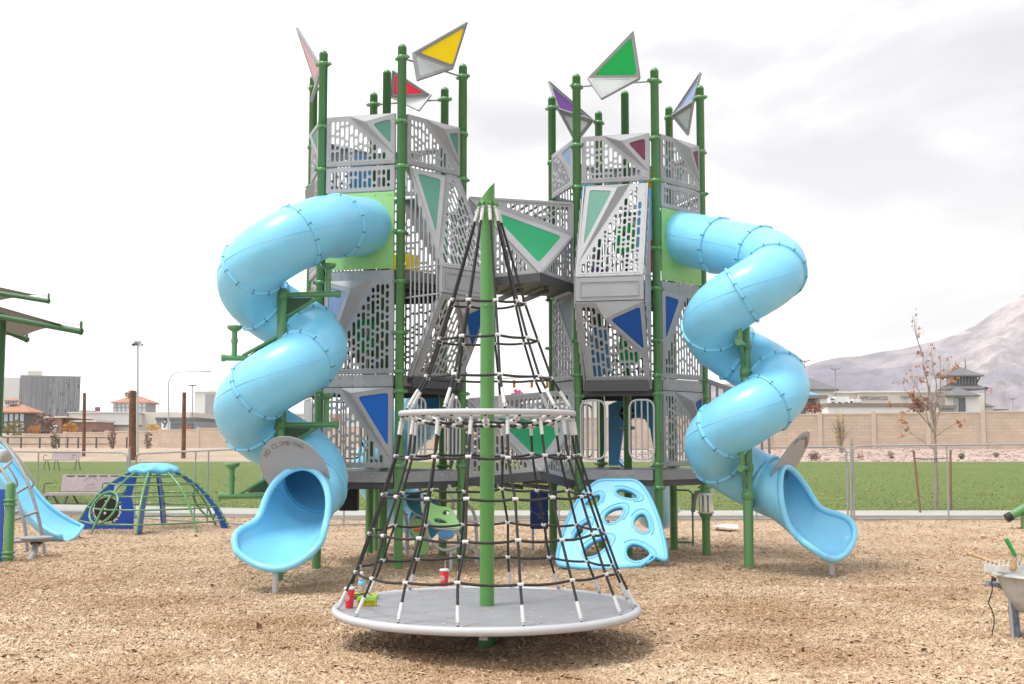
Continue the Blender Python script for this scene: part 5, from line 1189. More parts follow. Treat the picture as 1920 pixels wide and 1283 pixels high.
# US style flag
t = bthing('flag_pole', 'striped red white and blue flag on a dark pole beside the hip roofed tower', 'flag', 1847, 775, 246); a, c = at(1847, 775, 246), at(1847, 724, 246); m = MB(); m.cyl(a, c, .07, n=8); m.build('pole', M['dark'], t)
fm = bpy.data.materials.new('striped_flag'); fm.use_nodes = True; nt = fm.node_tree; N = nt.nodes; L = nt.links; tc = N.new('ShaderNodeUVMap'); sx_ = N.new('ShaderNodeSeparateXYZ')
m = MB(); vs = []; s = 246 / FPX
for i in range(13):
    for j in range(7): u, v = i / 12, j / 6; vs.append(c + Vector(((u * 13.5 - .4) * s + .05, .25 * math.sin(u * 7), (-2 - v * 9 - u * 3 + .8 * math.sin(u * 6)) * s)))
m.add(vs, [(i * 7 + j, (i + 1) * 7 + j, (i + 1) * 7 + j + 1, i * 7 + j + 1) for i in range(12) for j in range(6)], 0, True)
for k, (i, j) in enumerate([(i, j) for i in range(12) for j in range(6)]): m.M[k] = 2 if (i < 5 and j < 3) else (0 if j % 2 == 0 else 1)
m.build('cloth', [mat('flag_red', (.55, .05, .08), .8, transl=.3), M['white'], mat('flag_blue', (.03, .05, .22), .8, transl=.2)], t)

# ---------- trees and shrubs
def leafcloud(m, pts, s, rg, mi=1, flat=.35):
    for p in pts:
        a = Vector((rg.gauss(0, 1), rg.gauss(0, 1), rg.gauss(0, 1))).normalized(); b_ = a.orthogonal().normalized(); q = s * rg.uniform(.6, 1.4); a *= q; b_ = b_ * q * .7; p = Vector(p)
        m.add([p - a, p - b_, p + a * .9, p + b_], [(0, 1, 2, 3)], mi)
def branchy(m, base, top, r, rg, lv=3, spread=.5, tips=None, n=5, mi=0):
    base, top = Vector(base), Vector(top); L = (top - base).length; P = [base.lerp(top, k / 5) + Vector((rg.gauss(0, 1), rg.gauss(0, 1), 0)) * L * .018 * (k > 0) for k in range(6)]
    m.tube(P, r, 7 if lv > 1 else 4, radii=[r * (1 - .72 * k / 5) for k in range(6)], mi=mi)
    if tips is not None: tips.append(P[-1]); 
    if lv <= 0: return
    for k in range(n):
        u = rg.uniform(.3, .95); p = base.lerp(top, u); a = rg.uniform(0, 6.28); d = (top - base).normalized(); o = d.orthogonal().normalized(); o = Matrix.Rotation(a, 3, d) @ o
        q = p + (d * 1.0 + o * spread * rg.uniform(.6, 1.2)).normalized() * L * rg.uniform(.3, .5) * (1.15 - u * .5); branchy(m, p, q, r * (1 - .72 * u) * .55, rg, lv - 1, spread, tips, max(2, n - 1), mi)
twig = mat('grey_bark', (.30, .25, .21), .9, var=.2, scale=8); orl = mat('orange_leaf', (.42, .16, .045), .75, var=.3, scale=6, transl=.3)
def sapling():
    rg = random.Random(21); b_ = atz(1755, 955, .06); tp = at(1712, 592, b_.y); t = thing('young_tree', 'nearly bare young tree with a few orange leaves tied between two stakes', 'tree', b_)
    k = at(1752, 800, b_.y); m = MB(); tips = []; m.tube([b_, b_.lerp(k, .5) + Vector((.02, 0, 0)), k], .055, 10, radii=[.055, .042, .032]); H = tp.z - k.z
    branchy(m, k, at(1728, 665, b_.y), .026, rg, 1, .4, tips, 3); branchy(m, at(1728, 668, b_.y), tp, .018, rg, 1, .3, tips, 5)
    for px, py, r_ in ((1690, 720, .018), (1705, 690, .018), (1765, 670, .02), (1785, 680, .018), (1745, 650, .02), (1715, 740, .014), (1680, 760, .012), (1775, 720, .015), (1797, 790, .012), (1690, 800, .012), (1735, 690, .016), (1760, 700, .016)):
        y0 = rg.uniform(770, 850); branchy(m, at(1752, y0, b_.y), at(px, py, b_.y + rg.uniform(-.6, .6)), r_, rg, 2, .42, tips, 4)
    m.build('trunk', twig, t); m = MB(); pts = []
    for _ in range(140): c = rg.choice(tips); n_ = rg.choice((1, 1, 2, 4)); pts += [c + Vector((rg.gauss(0, .03), rg.gauss(0, .03), rg.gauss(0, .03))) for _k in range(n_)]
    leafcloud(m, pts, .042, rg, 0); m.build('leaves', orl, t)
    return b_
sb = sapling(); stake = mat('brown_stake', (.22, .11, .065), .85, var=.2)
for (x0, y0, x1, y1, d, lab) in ((1727, 962, 1713, 845, 0, 'leaning brown wooden stake left of the young tree'), (1783, 957, 1782, 845, 0, 'upright brown wooden stake right of the young tree')):
    a = atz(x0, y0, .06); c = at(x1, y1, a.y); m = MB(); m.tube([a - Vector((0, 0, .2)), c], .028, 8); tag(m.build('tree_stake', stake, origin=a), lab, 'stake', 'tree stakes')
a = at(1715, 860, sb.y); m = MB(); m.tube([a, at(1752, 861, sb.y - .05), at(1782, 859, sb.y)], .012, 6); tag(m.build('tie_strap', M['dark'], origin=a), 'dark strap tying the young tree to both stakes', 'strap')
def bush(label, x, yb, w_, h_, d, col, cat='bush', n=260, name='autumn_bush', group=None, bare=False, seed=0, ls=None):
    rg = random.Random(seed or int(x * 7 + yb)); s = d / FPX; b_ = at(x, yb, d); t = thing(name, label, cat, b_, group); W, H = w_ * s / 2, h_ * s; m = MB(); tips = []
    for k in range(7 if not bare else 12): a = rg.uniform(0, 6.28); q = b_ + Vector((math.cos(a) * W * rg.uniform(.2, .8), math.sin(a) * W * .6, H * rg.uniform(.6, .95))); branchy(m, b_ + Vector((rg.gauss(0, W * .08), 0, -.2)), q, max(.02, H * .018), rg, 1 if not bare else 2, .5, tips, 4)
    m.build('stems', twig, t); m = MB(); pts = []
    for _ in range(n):
        while True:
            p = Vector((rg.uniform(-1, 1), rg.uniform(-1, 1), rg.uniform(-1, 1)))
            if p.length < 1 and noise.noise(p * 1.9 + Vector((x, 0, 0))) > -.22: break
        pts.append(b_ + Vector((p.x * W, p.y * W * .8, H * (.55 + p.z * .5))))
    leafcloud(m, pts, ls or H * .075, rg, 0); nm = 'leaf_%d' % int(col[0] * 100 + col[1] * 1000); mm = bpy.data.materials.get(nm) or mat(nm, col, .8, var=.35, scale=.9, transl=.25); m.build('crown', mm, t)
bush('olive autumn shrubbery tree in front of the left red tiled pavilion', 28, 822, 46, 32, 176, (.22, .17, .06)); bush('small bright orange bush left of the brick building', 64, 816, 28, 18, 178, (.55, .24, .05)); bush('purple brown half bare tree before the brick building', 82, 818, 44, 42, 182, (.21, .12, .11), 'tree', 220, 'half_bare_tree', None, True)
bush('round golden orange bush in front of the brick wall', 131, 817, 30, 24, 176, (.55, .30, .07), n=380); bush('round yellow bush right of the thick wooden pole', 287, 815, 28, 19, 172, (.62, .40, .06), n=380); bush('rusty orange bush beside the right slim wooden pole', 347, 814, 26, 16, 172, (.50, .19, .06)); bush('small rusty bush by the left slide', 400, 812, 18, 10, 170, (.50, .20, .07))
bush('red brown bush peeking over the wall beside the right slide', 1526, 779, 34, 24, 130, (.26, .09, .055), n=420); bush('red brown bush peeking over the wall behind the young tree', 1727, 778, 40, 34, 130, (.26, .10, .06), n=420); bush('pink flowering treetop seen through the rope cone', 969, 775, 34, 42, 140, (.55, .10, .20), 'tree', 300, 'pink_tree')
bush('small green pine like shrub by the white building', 178, 815, 12, 9, 170, (.05, .10, .03))
for x, yb, h_, col, lab in ((101, 846, 34, (.14, .12, .06), 'green and brown young tree in front of the dark metal fence'), (209, 847, 42, (.22, .13, .10), 'thin bare sapling left of the thick wooden pole'), (277, 846, 36, (.22, .13, .10), 'thin bare sapling right of the thick wooden pole')):
    bush(lab, x, yb, 17, h_, 125, col, 'tree', 90, 'thin_sapling', None, True, ls=.12)
bush('slender yellow leaved sapling in front of the right wall', 1577, 858, 22, 88, 112, (.58, .42, .08), 'tree', 130, 'thin_sapling', None, True, ls=.10); bush('dark red shrub in the pink gravel bed', 1527, 866, 26, 18, 104, (.14, .045, .045), n=320, name='gravel_shrub'); bush('tan dried grass clump left in the gravel bed', 1613, 864, 14, 14, 104, (.40, .25, .13), 'grass clump', 220, 'dry_grass_clump', None, True); bush('tan dried grass clump behind the young tree', 1670, 861, 15, 14, 106, (.38, .25, .14), 'grass clump', 220, 'dry_grass_clump', None, True)
bush('small dark green shrub in the gravel near the right stake', 1803, 862, 13, 12, 105, (.045, .075, .025), n=300, name='gravel_shrub'); bush('small dark green shrub in the gravel at the far right', 1868, 858, 13, 10, 107, (.045, .075, .025), n=300, name='gravel_shrub')
# ---------- dome climber
def dome():
    d = 23.2; c = at(286, 980, d); c.z = 0; t = thing('dome_climber', 'low domed climbing frame with green rungs, blue side panels and a pale blue cap', 'climber', c)
    K = .001654; prof = [(1.49, 0), (1.40, .17), (1.25, .43), (1.06, .67), (.84, .88), (.62, 1.03), (.40, 1.14)]
    def pt(r, az, z): return c + Vector((r * math.cos(rad(az)), r * math.sin(rad(az)), z))
    def ZP(x, y): return ((x - 1003) * K, (925 - y) * K)
    def fin(az, outer, inner, holes, nm='side_panel'):
        ex = Vector((math.cos(rad(az)), math.sin(rad(az)), 0)); ez = Vector((0, 0, 1)); fr = (c, ex, ez, ex.cross(ez)); m = MB(); m.plate(fr, outer + inner, holes, .035); o = m.build(nm, M['navyp'], t)
        m = MB(); m.tube([c + ex * a + ez * b for a, b in outer], .024, 8); 
        for i in range(len(outer) - 1):
            for u in (.3, .7): q = Vector(outer[i]).lerp(Vector(outer[i + 1]), u); m.ball(c + ex * q.x + ez * q.y + fr[3] * .02, .012, 5, mi=1)
        m.build('edge_tube', [M['post'], M['white']], o); return fr, o
    M['navyp'] = mat('royal_blue_sheet', (.012, .075, .42), .35, var=.08)
    cir = lambda x, y, r, n=22: [(x + r * math.cos(2 * math.pi * k / n), y + r * math.sin(2 * math.pi * k / n)) for k in range(n)]
    P0 = [(a, b) for a, b in prof]; h1 = cir(.88, .38, .275); h2 = cir(.63, .79, .125); inn = [(.28, 1.14), (.42, .66), (.36, .35), (.36, 0)]
    fr, o = fin(186, P0, inn, [h1, h2]); ex = fr[1]
    m = MB(); 
    for k in range(26):
        a = 2 * math.pi * k / 26; m.ball(c + ex * (.88 + .29 * math.cos(a)) + Vector((0, -.02, .38 + .29 * math.sin(a))), .014, 5)
    m.build('hole_beads', M['frost'], o)
    m = MB(); m.plate((c, ex, Vector((0, 0, 1)), fr[3]), cir(.88, .38, .24), (), .02); 
    m.build('black_screen', M['black'], o); m = MB()
    for i, z in enumerate((.47, .39, .31, .55)): m.ball(c + ex * .90 + Vector((0, -.03, z)), .03 if i < 3 else .015, 8)
    m.build('play_beads', M['white'], o)
    fin(5, P0, [(.32, 1.12), (.60, .98), (.85, .80), (1.08, .52), (1.26, .22), (1.33, 0)], [])
    fin(-84, P0, [(.28, 1.14), (.85, .4), (1.05, 0)], []); fin(97, P0, [(.28, 1.14), (.85, .4), (1.05, 0)], [])
    for az in (-40, 50, 140, -120):
        m = MB(); m.tube([pt(r, az, z) for r, z in prof], .022, 8); m.build('arch_tube', M['post'], t)
    for i in (1, 2, 3, 4, 5):
        r, z = prof[i]; m = MB(); m.tube([pt(r * (1.0 if a % 2 == 0 else .985), (5, 50, 97, 140, 186, 240, 276, 320)[a], z) for a in range(8)], .017, 8, closed=True); m.build('rung_ring', M['post'], t)
    for az in (-120, 50):
        ctr = pt(1.15, az, .47); rv = Vector((math.cos(rad(az)), math.sin(rad(az)), 0)); s_ = Vector((0, 0, 1)).cross(rv); u_ = (Vector((0, 0, 1)) - rv * .55).normalized(); m = MB(); m.tube([ctr + rv * .06 + (s_ * math.cos(a) + u_ * math.sin(a)) * .33 for a in [2 * math.pi * k / 30 for k in range(30)]], .024, 8, closed=True)
        m.build('hoop', M['post'], t)
    m = MB(); n = 40; prf = [(0, .14), (.12, .135), (.25, .11), (.36, .07), (.44, .03), (.47, -.01), (.45, -.05), (.38, -.07), (0, -.04)]; vs = []
    for r, z in prf:
        for k in range(n): a = 2 * math.pi * k / n; rr = r * (1 + .07 * math.sin(8 * a) * (r > .2)); vs.append(c + Vector((rr * math.cos(a), rr * math.sin(a), 1.15 + z + .02 * math.sin(8 * a) * (r > .2))))
    m.add(vs, [(i * n + k, i * n + (k + 1) % n, (i + 1) * n + (k + 1) % n, (i + 1) * n + k) for i in range(len(prf) - 1) for k in range(n)], 0, True); m.build('cap', M['slide2'], t)
dome()
# ---------- bench on the sidewalk edge
mauve = mat('perforated_mauve_steel', (.42, .345, .355), .55, var=.1, scale=14)
def bench(label, x0, x1, ys, yb, d, legs=True):
    a, b = at(x0, ys, d), at(x1, ys, d); g = .06; t = thing('park_bench', label, 'bench', ((a.x + b.x) / 2, d, g), 'park benches'); W = b.x - a.x; X = lambda u: a.x + W * u; zs = a.z; zt = at(x0, yb, d).z
    m = MB(); m.box((X(.5), d - .05, zs), (W * .96, .44, .035)); m.box((X(.5), d - .27, zs - .02), (W * .98, .03, .06)); m.build('seat', mauve, t)
    th = rad(14); fr = (Vector((X(.16), d + .17, zs + .05)), Vector((1, 0, 0)), Vector((0, math.sin(th), math.cos(th))), Vector((0, -math.cos(th), math.sin(th)))); H = zt - zs; w2 = W * .82
    m = MB(); m.plate(fr, [(0, 0), (w2, 0), (w2, H), (0, H)], [capsule(0, 0, 0, 0)] if False else [], .02)
    for k in range(5): u = w2 * (.08 + .19 * k); m.box(fr[0] + fr[1] * (u + w2 * .06) + fr[2] * (H - .05) + fr[3] * .012, (w2 * .14, .006, .04), None, 1)
    o = m.build('backrest', [mauve, M['dark']], t)
    if legs:
        fq = (fr[0] + fr[1] * w2 * .5 + fr[2] * H * .45, fr[1], fr[2], fr[3]); m = MB(); put_text(m, 'park', .13, fq, off=(0, -.02), lift=.014); m.tube([fq[0] + fq[1] * x + fq[2] * y + fq[3] * .014 for x, y in ((-.2, .06), (-.1, .15), (0, .19), (.1, .15), (.2, .06))], .008, 5); m.bar(fq[0] + fq[1] * -.18 - fq[2] * .12 + fq[3] * .014, fq[0] + fq[1] * .18 - fq[2] * .12 + fq[3] * .014, .012, .006); m.build('lettering', M['grey2'], o)
    for u in (.01, .82):
        m = MB(); p = Vector((X(u), d, 0)); m.tube([p + Vector((0, -.26, zs)), p + Vector((0, -.26, zs + .24)), p + Vector((.02, -.22, zs + .27)), p + Vector((.05, .18, zs + .27))], .018, 6); m.build('armrest', M['dark'], t)
    for u in (.06, .34, .94):
        m = MB(); m.bar((X(u), d - .22, zs - .03), (X(u) - .06, d - .3, g), .04, .035); m.build('leg', M['dark'], t); m = MB(); m.bar((X(u), d + .1, zs - .03), (X(u) + .10, d + .22, g), .04, .035); m.build('leg', M['dark'], t)
bench('mauve perforated steel park bench with a lettered backrest beside the dome climber', 88, 222, 925, 893, 31.6); bench('distant mauve bench back standing at the far side of the lawn', 84, 150, 862, 849, 72, False)
# ---------- chain link fence panels
def fence(label, x0, x1, yt0, yt1, yb0, yb1, mids=(), cor0=True, cor1=True):
    a0, a1 = atz(x0, yb0, .02), atz(x1, yb1, .02); t0, t1 = at(x0, yt0, a0.y), at(x1, yt1, a1.y); t = thing('chain_link_fence', label, 'fence', a0, 'temporary chain link fence panels'); e = (a1 - a0); L = e.length; H = ((t0 - a0).z + (t1 - a1).z) / 2
    P = lambda u, v: a0 + e * u + Vector((0, 0, (t0.z - a0.z) * (1 - u) + (t1.z - a1.z) * u)) * v
    c = .13; r = c / L; q = c / H
    loop = [P(0, 0)] + ([P(0, 1 - q), P(r * .3, 1 - q * .3), P(r, 1)] if cor0 else [P(0, 1)]) + ([P(1 - r, 1), P(1 - r * .3, 1 - q * .3), P(1, 1 - q)] if cor1 else [P(1, 1)]) + [P(1, 0)]
    m = MB(); m.tube(loop, .021, 8); m.tube([P(0, .02), P(1, .02)], .018, 6); m.build('frame', M['fsteel'], t)
    for x in mids: u = (x - x0) / (x1 - x0); m = MB(); m.tube([P(u, 0), P(u, 1)], .018, 6); m.build('upright', M['fsteel'], t)
    m = MB(); s = .075; n = int((L + H) / s); Lm = L
    for k in range(n):
        x = k * s
        for sg in (0, 1):
            xa, xb = (x - H, x) if sg == 0 else (x, x - H)
            pa, pb = 0.02, .98; ua, ub = xa / Lm, xb / Lm
            if max(ua, ub) <= 0 or min(ua, ub) >= 1: continue
            A, B = (ua, pa), (ub, pb)
            def clip(A, B):
                (u1, v1), (u2, v2) = A, B; t0_, t1_ = 0, 1; du = u2 - u1
                if abs(du) < 1e-9: return A, B
                for lim, s2 in ((0, 1), (1, -1)):
                    tt = (lim - u1) / du
                    if (du * s2) > 0: t0_ = max(t0_, tt)
                    else: t1_ = min(t1_, tt)
                return ((u1 + du * t0_, v1 + (v2 - v1) * t0_), (u1 + du * t1_, v1 + (v2 - v1) * t1_))
            A, B = clip(A, B)
            if abs(A[1] - B[1]) > .02: m.tube([P(*A), P(*B)], .0011, 3, caps=False)
    m.build('wire_mesh', M['fsteel'], t)
def fpost(label, x, yt, yb):
    a = atz(x, yb, .02); c = at(x, yt, a.y); m = MB(); m.tube([a - Vector((0, 0, .2)), c], .026, 8); tag(m.build('fence_post', M['fsteel'], origin=a), label, 'fence post', 'fence posts between the panels')
fence('chain link fence panel standing before the young tree and its stakes', 1602, 1985, 836, 833, 976, 976, (1779,))
fence('chain link fence panel half hidden behind the right blue slide', 1235, 1590, 842, 838, 977, 976, (1418,))
fence('chain link fence panel seen between the two towers under the decks', 870, 1225, 843, 842, 980, 977, (1046,), False)
fence('chain link fence panel seen behind the left tower legs', 500, 858, 841, 843, 990, 982, (640,), False, False)
fence('chain link fence panel behind the dome climber and the left slide', 252, 490, 851, 840, 973, 988, (370, 394))
fence('chain link fence panel behind the park bench, ending at the left edge', -60, 236, 846, 849, 958, 966, (73,))
fpost('tall thin fence post between the two right fence panels', 1596, 823, 976); fpost('tall thin fence post between the bench and the dome climber', 243, 838, 970)

# ---------- toddler play structure at the left edge
def tot():
    g = atz(15, 1055, 0); t = thing('toddler_climber', 'toddler play structure with curved grey tube ladder and round seat at left edge', 'climber', g, None)
    m = MB(); top = at(15, 905, g.y).z; p = Vector((g.x, g.y, 0)); m.lathe([(.068, -.2), (.068, top - .04), (.06, top - .01), (.04, top + .01), (0, top + .015)], p, 18); po = m.build('post', M['post'], t)
    for y in (938, 946, 1036, 1044): z = at(15, y, g.y).z; m = MB(); m.lathe([(.068, -.02), (.092, -.015), (.092, .015), (.068, .02)], p + Vector((0, 0, z)), 16); m.build('clamp', M['post'], po)
    a = at(6, 905, 16.6); m = MB(); m.box((a.x - .45, 16.65, .5), (.9, .03, 1.05)); m.build('side_panel', M['navyp'], t)
    def tb(pts, r=.024, nm='ladder_tube'):
        P = [at(*q) for q in pts]; Q = []
        for i in range(len(P) - 1): Q += [P[i].lerp(P[i + 1], k / 6) for k in range(6)]
        Q.append(P[-1]); m = MB(); m.tube(smooth(Q, 4, 2), r, 8); m.build(nm, M['fsteel'], t)
    tb([(-20, 800, 18.6), (0, 824, 18.5), (28, 852, 18.3), (52, 900, 18.1), (68, 950, 18), (80, 1000, 18), (83, 1040, 18)], .026); tb([(-20, 855, 18.2), (0, 874, 18.1), (16, 895, 18), (33, 935, 17.9), (45, 975, 17.8), (50, 1010, 17.8), (51, 1035, 17.8)], .026)
    for a_, b_ in (((24, 929, 17.9), (54, 911, 18.1)), ((20, 977, 17.8), (71, 959, 18)), ((0, 968, 17.8), (42, 957, 17.9)), ((0, 885, 18.1), (22, 865, 18.3))): tb([a_, b_], .022, 'rung')
    tb([(2, 822, 17.9), (30, 850, 17.8), (50, 880, 17.8), (64, 902, 17.8), (64, 910, 17.8), (58, 915, 17.9)], .016, 'hand_loop'); tb([(14, 872, 17.6), (26, 890, 17.6), (34, 906, 17.6), (33, 913, 17.7), (27, 915, 17.8)], .016, 'hand_loop')
    c = at(68, 1009, 17.4); m = MB(); m.lathe([(0, -.05), (.12, -.05), (.20, -.03), (.235, 0), (.22, .02), (0, .028)], c, 28); m.build('seat', M['dark'] if False else M['grey2'], t); m = MB(); m.lathe([(.07, 0), (.09, .03), (.09, .05), (0, .05)], c - Vector((0, 0, .10)), 14); m.build('seat_bearing', M['black'], t)
    tb([(66, 1014, 17.4), (67, 1030, 17.3), (62, 1044, 17.2), (52, 1054, 17.1)], .05, 'seat_stem'); tb([(48, 1053, 16.9), (10, 1058, 16.9), (-20, 1060, 16.9)], .022, 'base_rail'); tb([(20, 1016, 17.6), (50, 1014, 17.6)], .03, 'base_rail')
    m = MB(); q = at(8, 856, 18.9); m.lathe([(.0, -.10), (.12, -.10), (.12, .09), (.10, .11), (0, .11)], q, 20); m.build('steel_drum', M['steel'], t)
tot()
def tot_slide():
    d = 20.3; pc = [(-60, 830), (-25, 848), (8, 880), (38, 925), (68, 962), (100, 986), (135, 996)]; P = [at(x, y, d) for x, y in pc]; Q = []
    for i in range(len(P) - 1): Q += [P[i].lerp(P[i + 1], k / 6) for k in range(6)]
    Q.append(P[-1]); Q = smooth(Q, 5, 2); t = thing('toddler_slide', 'sky blue open wave slide sweeping down to the mulch at the left edge', 'slide', (Q[-1].x, d, 0)); rows = []; n = len(Q); F = frames(Q); K = 16
    for i, f in enumerate(F):
        u = i / (n - 1); side = Vector((0, 1, 0)); upv = Vector((-f[1].z, 0, f[1].x)); h = .26 * (1 - .35 * u); flare = 1 + .25 * max(0, u - .7) / .3; row = []
        for k in range(K + 1):
            s = -1 + 2 * k / K; row.append(f[0] - upv * .16 + side * s * .40 * flare + upv * (h * abs(s) ** 3.2) + upv * .05 * math.cos(3.14 * s * 2) * (abs(s) < .5) * max(0, 1 - u * 1.2) + Vector((.16 * -s * (1 - u), 0, s * .24 * (1 - u * .8))))
        rows.append(row)
    m = MB()
    for off, fl in ((0, False), (.035, True)):
        vs = [p - Vector((0, 0, off)) for r_ in rows for p in r_]; m.add(vs, [(i * (K + 1) + k, i * (K + 1) + k + 1, (i + 1) * (K + 1) + k + 1, (i + 1) * (K + 1) + k) for i in range(n - 1) for k in range(K)], 0, True)
    edge = [r_[0] for r_ in rows] + rows[-1][1:-1] + [r_[-1] for r_ in rows[::-1]]; m.tube(edge, .035, 10); m.build('chute', M['slide'], t)
    e = Q[-5]; m = MB(); m.lathe([(.14, -.1), (.12, .06)], (e.x, e.y, e.z - .30), 12); m.cyl((e.x, e.y, -.2), (e.x, e.y, e.z - .2), .04, n=10); m.build('foot', M['slide3'], t)
tot_slide()
# ---------- shade canopies
sail = mat('light_grey_shade_fabric', (.27, .268, .28), .85, var=.05, scale=6); M['sail'] = sail
def canopy(label, d, arms, poly_pts, post=None):
    p0 = at(*arms[0][0]); t = thing('shade_canopy', label, 'shade canopy', (p0.x, p0.y, 0), 'fabric shade canopies')
    for a, b in arms:
        A, B = at(*a), at(*b); m = MB(); m.cyl(A, B, .062, n=14); e = (B - A).normalized(); m.cyl(B - e * .01, B + e * .012, .072, n=14); m.box(B + Vector((0, 0, .13)), (.04, .05, .16)); m.tube([B + Vector((0, 0, .14)), B - e * .5 + Vector((0, 0, .12))], .01, 5, mi=1); m.build('arm', [M['shaded_post'], M['steel']], t)
    m = MB(); A, B, C_, D_ = [at(*q) for q in poly_pts]; n = 14; vs = []
    for i in range(n + 1):
        for j in range(n + 1):
            u, v = i / n, j / n; q = (A * (1 - u) + B * u) * (1 - v) + (D_ * (1 - u) + C_ * u) * v; ctr = (A + B + C_ + D_) / 4; k = 16 * u * (1 - u) * v * (1 - v); ed = max(4 * u * (1 - u) * (1 - 4 * v * (1 - v)), 4 * v * (1 - v) * (1 - 4 * u * (1 - u)))
            q = q.lerp(ctr, .05 * ed); vs.append(q)
    f = [(i * (n + 1) + j, (i + 1) * (n + 1) + j, (i + 1) * (n + 1) + j + 1, i * (n + 1) + j + 1) for i in range(n) for j in range(n)]; m.add(vs, f, 0, True); m.build('fabric', sail, t)
    if post: a = at(post[0], post[1], post[2]); m = MB(); m.cyl((a.x, a.y, -.3), a, .11, n=18); m.lathe([(.11, -.03), (.14, -.02), (.14, .02), (.11, .03)], (a.x, a.y, at(post[0], 800, post[2]).z), 16); m.build('post', M['shaded_post'], t)
canopy('light grey fabric shade canopy on a tall dark green post, the lower of two', 24, [((-70, 581, 24.2), (152, 622, 23.5)), ((-30, 604, 26), (50, 637, 27.5))], [(-190, 516, 24.5), (118, 609, 23.5), (42, 632, 27.3), (-200, 610, 28)], (2, 588, 24.6))
canopy('light grey fabric shade canopy higher up at the left edge, only its corner in view', 31, [((-120, 531, 31.5), (91, 565, 30.8))], [(-300, 468, 33), (66, 553, 31), (-40, 575, 35), (-380, 540, 37)], (-170, 540, 33))

